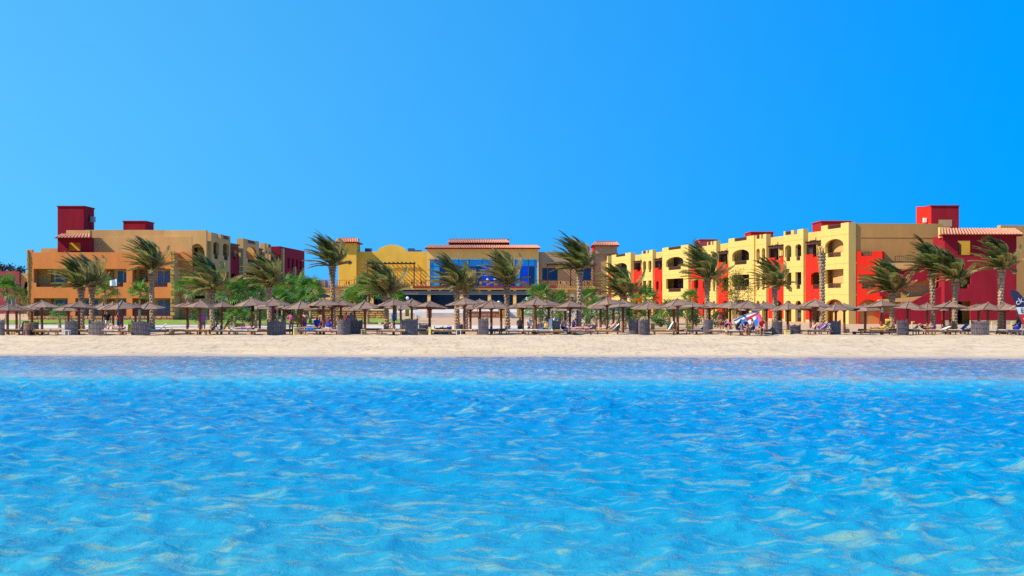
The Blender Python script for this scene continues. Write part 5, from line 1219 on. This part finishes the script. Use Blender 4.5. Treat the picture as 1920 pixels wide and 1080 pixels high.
def letters(txt, px, py, D, size, rot, m, parent):
    c = bpy.data.curves.new('lettering', 'FONT'); c.body = txt; c.size = size; c.extrude = .004; c.align_x = 'CENTER'; c.align_y = 'CENTER'
    o = bpy.data.objects.new('lettering', c); COL.objects.link(o); dg = bpy.context.evaluated_depsgraph_get(); me = bpy.data.meshes.new_from_object(o.evaluated_get(dg)); bpy.data.objects.remove(o)
    me.materials.clear(); me.materials.append(MATS[m]); ob = link('lettering', me, parent); p = at(px, py, D) - parent.location
    ob.location = p; ob.rotation_euler = (R(90), R(-rot), 0); return ob
letters('ck', 1911, 565, DN - .03, .62, 28, 'c_white', r); letters('E', 1917, 583, DN - .03, .5, 10, 'flag_navy', r); letters('c', 1920, 597, DN - .03, .3, 10, 'c_white', r)

# ---- colourful sail leaning over
DS = 101.8; r = thing('windsurf_sail', 'colourful white, red, blue and purple windsurf sail lying tilted between the bathers', 'sail', at(1405, 622, DS))
def pan(pts, m_, dy=0): MB().prism([at(x_, y_, DS + dy) + Vector((0, .03 * (618 - y_), 0)) for x_, y_ in pts], (0, .02, 0)).build('sail_panel', m_, r)
pan([(1377, 600), (1395, 592), (1400, 597), (1381, 607)], 'c_white'); pan([(1395, 592), (1399, 590), (1404, 595), (1400, 597)], 'towel_teal'); pan([(1399, 590), (1424, 582), (1426, 585.5), (1404, 595)], 'c_white')
pan([(1381, 607), (1400, 597), (1404, 602), (1388, 612)], 'towel_blue'); pan([(1400, 597), (1426, 585.5), (1427, 588), (1404, 602)], 'towel_red'); pan([(1404, 602), (1419, 592), (1424, 595), (1408, 607), (1388, 612)], 'c_white')
pan([(1419, 592), (1427, 588), (1433, 608), (1426, 610), (1423, 602)], 'towel_pink'); pan([(1408, 607), (1424, 595), (1423, 602), (1426, 610), (1412, 613)], 'towel_blue'); pan([(1427, 588), (1430, 590), (1435, 609), (1433, 608)], 'c_red')
MB().tube([at(1376, 601, DS + .45), at(1400, 588.5, DS + .82), at(1426, 581.5, DS + 1.02)], [.03, .025, .015], 6).build('mast', 'metal_dark', r)

# ---- terrace chairs and tables
def chair_proto():
    t = thing('terrace_chair', 'x', 'chair')
    def pb(b, n, m): o = b.build(n, m, None); o.parent = t
    pb(MB().box(-.22, .22, -.22, .22, .42, .46), 'seat', 'lounger_wood'); pb(MB().box(-.22, .22, .19, .23, .461, .92), 'backrest', 'lounger_wood')
    for a in (-.19, .19):
        for c in (-.19, .19): pb(MB().box(a - .02, a + .02, c - .02, c + .02, 0, .419), 'leg', 'lounger_wood')
    return t
cp = chair_proto(); spots = [648, 656, 662, 672, 680, 742, 750, 758, 765, 773, 783, 790, 797, 832, 838, 886, 893, 902, 917, 934, 944, 952, 974, 981, 986, 1030, 1044, 1052, 1060, 1095, 1103]
WH = lambda p: 'before the golden tower' if p < 668 else 'behind the palm at the round gable' if p < 700 else 'before the golden wall' if p < 800 else 'before the dark glass left of the palms' if p < 860 else 'before the blue glass hall' if p < 1010 else 'under the brown wing pergola'
from collections import Counter
cn = Counter()
for i, p in enumerate(spots):
    o = cp if i == 0 else copy_tree(cp); o.location = (X(p, 263.2), DC - 2.4 + .5 * (i % 3), zt); o.rotation_euler = (0, 0, rv.uniform(0, 6.28)); k = WH(p); cn[k] += 1
    tag(o, f'wooden terrace chair {k}, {nth(cn[k] - 1)} along the railing', 'chair', 'chairs on the roof terrace')
# ================================================================ people
# joints of one figure facing +x, metres; every pose gives the same joints
def J_stand(arm='down'):
    j = dict(pelvis=(0, 0, .95), waist=(0, 0, 1.10), chest=(.01, 0, 1.30), neck=(.01, 0, 1.47), head=(.04, 0, 1.58), crown=(.03, 0, 1.68), nose=(.15, 0, 1.585))
    for s, n in ((1, 'l'), (-1, 'r')):
        j['hip' + n] = (0, s * .09, .90); j['knee' + n] = (.02, s * .10, .50); j['ankle' + n] = (-.01, s * .10, .09); j['toe' + n] = (.15, s * .12, .04)
        j['sho' + n] = (0, s * .18, 1.41)
        if arm == 'hips': j['elb' + n] = (-.06, s * .36, 1.17); j['wri' + n] = (.05, s * .20, 1.03)
        elif arm == 'fold': j['elb' + n] = (.02, s * .25, 1.14); j['wri' + n] = (.25, s * .05, 1.18)
        else: j['elb' + n] = (-.03, s * .24, 1.13); j['wri' + n] = (.04, s * .26, .88)
    return j
def J_sit(lean=.08, long=False, hz=.46):
    j = dict(pelvis=(0, 0, hz + .09), waist=(.02, 0, hz + .24), chest=(lean, 0, hz + .44), neck=(lean * 1.5, 0, hz + .61), head=(lean * 1.5 + .05, 0, hz + .72), crown=(lean * 1.5 + .05, 0, hz + .82), nose=(lean * 1.5 + .17, 0, hz + .72))
    for s, n in ((1, 'l'), (-1, 'r')):
        j['hip' + n] = (.03, s * .10, hz + .07)
        if long: j['knee' + n] = (.45, s * .12, hz + .12); j['ankle' + n] = (.86, s * .12, hz + .05); j['toe' + n] = (.92, s * .13, hz + .19)
        else: j['knee' + n] = (.44, s * .13, hz + .05); j['ankle' + n] = (.43, s * .13, .09); j['toe' + n] = (.58, s * .14, .04)
        j['sho' + n] = (lean * 1.25, s * .18, hz + .55); j['elb' + n] = (lean + .14, s * .24, hz + .30); j['wri' + n] = (lean + .32, s * .17, hz + .22)
    return j
def J_lie(knees=0, hz=.42, tilt=0.0):
    """on the back, head towards +x; tilt raises the upper body"""
    c, s_ = math.cos(tilt), math.sin(tilt); P = lambda d, y, up: (d * c - up * s_, y, hz + .1 + d * s_ + up * c)
    j = dict(pelvis=(0, 0, hz + .10), waist=P(.15, 0, 0), chest=P(.36, 0, .01), neck=P(.53, 0, .01), head=P(.64, 0, .03), crown=P(.75, 0, .03), nose=P(.65, 0, .145))
    for s, n in ((1, 'l'), (-1, 'r')):
        j['hip' + n] = (-.05, s * .09, hz + .10)
        if knees: j['knee' + n] = (-.36, s * .10, hz + .42 - .06 * (s > 0)); j['ankle' + n] = (-.58 - .1 * (s > 0), s * .10, hz + .07); j['toe' + n] = (-.72 - .1 * (s > 0), s * .11, hz + .06)
        else: j['knee' + n] = (-.46, s * .11, hz + .13); j['ankle' + n] = (-.88, s * .12, hz + .07); j['toe' + n] = (-.93, s * .13, hz + .2)
        j['sho' + n] = P(.47, s * .18, 0); j['elb' + n] = P(.22, s * .27, -.0); j['wri' + n] = P(0, s * .27, .02)
    return j
def J_bend():
    j = J_stand(); j.update(waist=(.13, 0, 1.02), chest=(.33, 0, 1.03), neck=(.48, 0, .97), head=(.57, 0, .91), crown=(.65, 0, .86), nose=(.52, 0, .80))
    for s, n in ((1, 'l'), (-1, 'r')): j['sho' + n] = (.43, s * .17, 1.0); j['elb' + n] = (.46, s * .19, .72); j['wri' + n] = (.55, s * .14, .50)
    return j
POSES = dict(stand=J_stand(), hips=J_stand('hips'), fold=J_stand('fold'), sit=J_sit(), hunch=J_sit(.2), sitlong=J_sit(.05, True), lie=J_lie(), kneesup=J_lie(1), recline=J_lie(0, .40, R(38)), recline_knees=J_lie(1, .40, R(38)), bend=J_bend())
EDG = [('pelvis', 'waist'), ('waist', 'chest'), ('chest', 'neck'), ('neck', 'head'), ('head', 'crown'), ('head', 'nose')]
RAD = dict(pelvis=.15, waist=.13, chest=.16, neck=.062, head=.115, crown=.085, nose=.018)
for n in 'lr':
    EDG += [('pelvis', 'hip' + n), ('hip' + n, 'knee' + n), ('knee' + n, 'ankle' + n), ('ankle' + n, 'toe' + n), ('chest', 'sho' + n), ('sho' + n, 'elb' + n), ('elb' + n, 'wri' + n), ('wri' + n, 'palm' + n)]
    RAD.update({'hip' + n: .105, 'knee' + n: .068, 'ankle' + n: .045, 'toe' + n: .04, 'sho' + n: .075, 'elb' + n: .05, 'wri' + n: .034, 'palm' + n: .04})
    for f in range(5): EDG += [('palm' + n, f'f{n}{f}a'), (f'f{n}{f}a', f'f{n}{f}b')]; RAD[f'f{n}{f}a'] = .011; RAD[f'f{n}{f}b'] = .009
def add_hand(j):
    for n in 'lr':
        e = Vector(j['elb' + n]); w_ = Vector(j['wri' + n]); d = (w_ - e).normalized(); s = 1 if n == 'l' else -1
        side = d.cross(Vector((0, s, 0)));
        if side.length < .2: side = d.cross(Vector((1, 0, 0)))
        side.normalize(); nrm = side.cross(d).normalized(); pl = w_ + d * .075; j['palm' + n] = tuple(pl)
        for f in range(4):
            o = side * (.032 - .022 * f); l = (.075, .085, .08, .062)[f]
            j[f'f{n}{f}a'] = tuple(pl + d * .035 + o); j[f'f{n}{f}b'] = tuple(pl + d * (.035 + l) + o * 1.15 + nrm * .02)
        j[f'f{n}4a'] = tuple(pl - d * .02 + side * .055); j[f'f{n}4b'] = tuple(pl + d * .03 + side * .085)
PO = {}
for nm, j in POSES.items():
    add_hand(j); names = list(j.keys()); ix = {k: i for i, k in enumerate(names)}
    me = bpy.data.meshes.new('pose_' + nm); me.from_pydata([j[k] for k in names], [(ix[a], ix[b]) for a, b in EDG], []); me.update()
    o = bpy.data.objects.new('pose_' + nm, me); COL.objects.link(o)
    o.modifiers.new('Skin', 'SKIN'); sd = me.skin_vertices[0].data
    for k in names: r_ = RAD[k]; sd[ix[k]].radius = (r_, r_)
    sd[ix['pelvis']].use_root = True
    sb = o.modifiers.new('Sub', 'SUBSURF'); sb.levels = 1; sb.render_levels = 1
    PO[nm] = o
bpy.context.view_layer.update(); dg = bpy.context.evaluated_depsgraph_get()
BODY = {}
REG = {}
for a, b_ in EDG:
    if a in ('pelvis', 'waist') and b_ in ('waist', 'chest'): r_ = 'torso'
    elif a == 'chest' and b_ == 'neck': r_ = 'torso'
    elif b_.startswith('sho'): r_ = 'torso'
    elif b_.startswith('hip'): r_ = 'hip'
    elif b_.startswith('knee'): r_ = 'thigh'
    elif b_.startswith('elb'): r_ = 'uparm'
    elif b_ in ('head', 'crown', 'nose'): r_ = 'head'
    else: r_ = 'limb'
    REG[(a, b_)] = r_
def sub(me, keep, off, name):
    vs = {}; out = []; fs = []
    for p in me.polygons:
        if not keep[p.index]: continue
        f = []
        for v in p.vertices:
            if v not in vs: vs[v] = len(out); out.append(me.vertices[v].co + me.vertices[v].normal * off)
            f.append(vs[v])
        fs.append(f)
    m_ = bpy.data.meshes.new(name); m_.from_pydata(out, [], fs); m_.polygons.foreach_set('use_smooth', [True] * len(fs)); m_.update(); return m_
for nm, o in PO.items():
    me = bpy.data.meshes.new_from_object(o.evaluated_get(dg)); me.name = 'body'; me.materials.clear(); j = POSES[nm]
    me.polygons.foreach_set('use_smooth', [True] * len(me.polygons)); reg = []; tt = []
    segs = [(Vector(j[a]), Vector(j[b_]), REG[(a, b_)], a, b_) for a, b_ in EDG]
    for p in me.polygons:
        c = p.center; best = None
        for A, B, r_, a, b_ in segs:
            d = B - A; t = max(0, min(1, (c - A).dot(d) / d.length_squared)); q = (c - (A + d * t)).length - (RAD[a] * (1 - t) + RAD[b_] * t) * .5
            if best is None or q < best[0]: best = (q, r_, t)
        reg.append(best[1]); tt.append(best[2])
    H = Vector(j['head']); up = (Vector(j['crown']) - H).normalized(); fw_ = (Vector(j['nose']) - H).normalized()
    hair = []; shirt = []; shorts = []; suit = []
    for p, r_, t in zip(me.polygons, reg, tt):
        c = p.center - H; hair.append(r_ == 'head' and (c.dot(up) > .035 or c.dot(fw_) < -.015) and c.dot(fw_) < .085)
        shirt.append(r_ in ('torso',) or (r_ == 'uparm' and t < .45)); shorts.append(r_ == 'hip' or (r_ == 'thigh' and t < .5)); suit.append(r_ == 'hip' or (r_ == 'thigh' and t < .08) )
    top = [r_ == 'torso' and .0 <= t <= 1 and (p.center - Vector(j['chest'])).length < .20 for p, r_, t in zip(me.polygons, reg, tt)]
    BODY[nm] = dict(body=me, hair=sub(me, hair, .014, 'hair'), shirt=sub(me, shirt, .012, 'shirt'), shorts=sub(me, shorts, .012, 'shorts'), brief=sub(me, suit, .009, 'swim_brief'), top=sub(me, top, .009, 'bikini_top'))
    fb2 = MB()
    side = fw_.cross(up)
    for s in (-1, 1): fb2.ball(H + fw_ * .092 + side * s * .034 + up * .018, .012, 6, 4)
    fb2.ball(H + fw_ * .092 - up * .05, .017, 6, 4, (1, 1, .4)); m_ = bpy.data.meshes.new('face_features'); m_.from_pydata(fb2.v, [], fb2.f); m_.materials.append(MATS['hair_dark']); m_.update(); BODY[nm]['face'] = m_
    bpy.data.objects.remove(o)
PCACHE = {}
def pmesh(pose, part, m):
    k = (pose, part, m)
    if k not in PCACHE:
        me = BODY[pose][part].copy(); me.materials.clear(); me.materials.append(MATS[m]); PCACHE[k] = me
    return PCACHE[k]
def person(px, D, rz, pose, label, skin='skin_light', hair='hair_brown', shirt=None, shorts=None, brief=None, top=None, sc=1.0, z=None):
    x = X(px, D); z0 = (g(x, D) - .005) if z is None else z
    b = link('person', pmesh(pose, 'body', skin)); b.location = (x, D, z0); b.rotation_euler = (0, 0, R(rz)); b.scale = (sc, sc, sc); tag(b, label, 'person', 'people on the beach')
    link('hair', pmesh(pose, 'hair', hair), b); link('face_features', BODY[pose]['face'], b)
    if shirt: link('shirt', pmesh(pose, 'shirt', shirt), b)
    if shorts: link('shorts', pmesh(pose, 'shorts', shorts), b)
    if brief: link('swim_brief', pmesh(pose, 'brief', brief), b)
    if top: link('bikini_top', pmesh(pose, 'top', top), b)
    return b
# facing: 0 = towards the right, 90 = away, -90 = towards the viewer, 180 = left
person(217, 102.6, 0, 'kneesup', 'person in striped bikini lying with bent knees on the white lounger', 'skin_pink', 'hair_dark', top='c_stripe', brief='c_stripe', z=.5)
person(201, 110, -70, 'stand', 'person in black top and white shorts standing behind the bluish windbreak', 'skin_tan', 'hair_dark', shirt='c_black', shorts='c_white')
person(223, 107, 150, 'fold', 'person in red top standing by the white flag pole', 'skin_light', 'hair_dark', shirt='c_red', shorts='c_navy')
person(381, 108, -80, 'stand', 'person in bright pink shirt standing behind the broad umbrella post', 'skin_light', 'hair_brown', shirt='c_pink', shorts='c_grey')
person(460, 103, 0, 'lie', 'person in blue shorts lying flat on the white lounger', 'skin_pink', 'hair_dark', shorts='c_purple', z=.5)
person(546, 105.5, -80, 'hips', 'person in bikini standing with hands on hips', 'skin_tan', 'hair_blond', top='c_pink', brief='c_pink')
person(560, 107, -60, 'fold', 'person with yellow wrap standing next to the one with hands on hips', 'skin_tan', 'hair_dark', shorts='c_yellow', top='c_yellow')
person(571, 108, -110, 'hips', 'person in dark purple swimwear standing behind the umbrella post', 'skin_tan', 'hair_dark', shorts='c_purple')
person(594, 106, 90, 'sit', 'person in deep blue seated with back to the sea', 'skin_tan', 'hair_dark', shirt='c_blue', shorts='c_navy')
person(583, 103.5, 0, 'lie', 'person lying on the lilac lounger below the seated person in blue', 'skin_tan', 'hair_brown', brief='c_navy', z=.5)
person(604, 107, 90, 'stand', 'person in red swimwear standing beside the post right of the seated one in blue', 'skin_tan', 'hair_dark', shorts='c_red')
person(614, 112, 60, 'sit', 'person seated at the golden wall behind a curved windbreak', 'skin_tan', 'hair_dark', shirt='c_maroon', shorts='c_black')
person(638, 112, 90, 'stand', 'dark dressed person standing behind the left curved windbreak', 'skin_tan', 'hair_dark', shirt='c_black', shorts='c_black', sc=.95)
person(649, 113, 70, 'stand', 'dark dressed person standing between the two curved windbreaks', 'skin_tan', 'hair_dark', shirt='c_maroon', shorts='c_black', sc=.97)
person(658, 111, 100, 'fold', 'person in grey standing behind the right curved windbreak', 'skin_tan', 'hair_dark', shirt='c_grey', shorts='c_black', sc=.95)
person(731, 103, 0, 'hunch', 'child sitting hunched on the cream lounger', 'skin_light', 'hair_dark', brief='c_pink', sc=.68, z=.66)
person(975, 104.5, 90, 'hunch', 'person in black seated with back turned right of the glass hall palm', 'skin_tan', 'hair_dark', shirt='c_black', shorts='c_black')
person(992, 105.5, -80, 'sit', 'fair haired person seated behind the blue backed lounger', 'skin_light', 'hair_blond', top='c_white', shorts='c_white')
person(1041, 110, -90, 'sit', 'person whose head shows above the towel draped windbreak', 'skin_pink', 'hair_brown', shirt='c_white', shorts='c_grey', sc=1.05)
person(1053, 104, 5, 'hunch', 'bare chested person with pink back seated on the white lounger', 'skin_pink', 'hair_dark', shorts='c_navy')
person(1075, 105, 20, 'sitlong', 'fair haired person sitting up beside the tallest palm', 'skin_tan', 'hair_blond', top='c_navy', brief='c_navy', z=.5)
person(1093, 103, 0, 'lie', 'person lying flat on the pink lounger', 'skin_pink', 'hair_dark', brief='c_black', z=.5)
person(1143, 102.7, 0, 'recline', 'person in black trunks reclining on the yellow raised lounger', 'skin_pink', 'hair_brown', shorts='c_black', z=.5)
person(1353, 107, -95, 'hips', 'person in dark swimsuit standing with hands on hips left of the sail', 'skin_tan', 'hair_dark', top='c_maroon', brief='c_maroon', shorts='c_maroon')
person(1361, 103.6, 20, 'bend', 'person in pink top and black shorts bending over a cream lounger', 'skin_light', 'hair_dark', shirt='c_pink', shorts='c_black', sc=.85)
person(1381, 101.4, 0, 'hunch', 'person in black seated left of the one in blue', 'skin_light', 'hair_dark', shirt='c_black', shorts='c_black', sc=.95)
person(1385, 109, -100, 'stand', 'person standing behind the colourful sail', 'skin_tan', 'hair_dark', brief='c_navy')
person(1394, 101.2, -60, 'hunch', 'person in blue wetsuit crouching in front of the sail', 'skin_tan', 'hair_dark', shirt='c_navy', shorts='c_navy', sc=.95)
person(1414, 101.2, 180, 'sit', 'bare chested person seated facing left before the sail', 'skin_tan', 'hair_dark', shorts='c_navy')
person(1427, 101.4, -90, 'hunch', 'person in red seated at the lower edge of the sail', 'skin_tan', 'hair_dark', shirt='c_red', shorts='c_navy')
person(1539, 103, 0, 'recline_knees', 'person in purple reclining with bent knees on the grey lounger', 'skin_light', 'hair_dark', shirt='c_purple', shorts='c_purple', z=.5)
person(1733, 104, 0, 'kneesup', 'tanned person with raised knees on the cream lounger by the stair block', 'skin_tan', 'hair_dark', shorts='c_black', z=.5)
person(1655, 104, 0, 'recline', 'person in yellow reclining near the red loggia', 'skin_tan', 'hair_dark', shirt='c_yellow', shorts='c_yellow', z=.5)
person(1912, 106, 180, 'sit', 'person in dark clothes seated at the foot of the feather flag', 'skin_tan', 'hair_dark', shirt='c_navy', shorts='c_black')
person(914, 263, -90, 'stand', 'person in white standing on the terrace before the blue glass hall', 'skin_tan', 'hair_dark', shirt='c_white', shorts='c_black', z=zt)
person(928, 263.2, -60, 'stand', 'person in pale shirt walking on the terrace right of another', 'skin_tan', 'hair_dark', shirt='c_white', shorts='c_grey', z=zt)
person(888, 263.4, 180, 'sit', 'person seated on the terrace at the left of the blue glass hall', 'skin_tan', 'hair_dark', shirt='c_white', shorts='c_navy', z=zt)
person(920, 186, 0, 'hips', 'bare chested person standing on the pool terrace above the umbrellas', 'skin_pink', 'hair_dark', shorts='c_white', z=1.5)
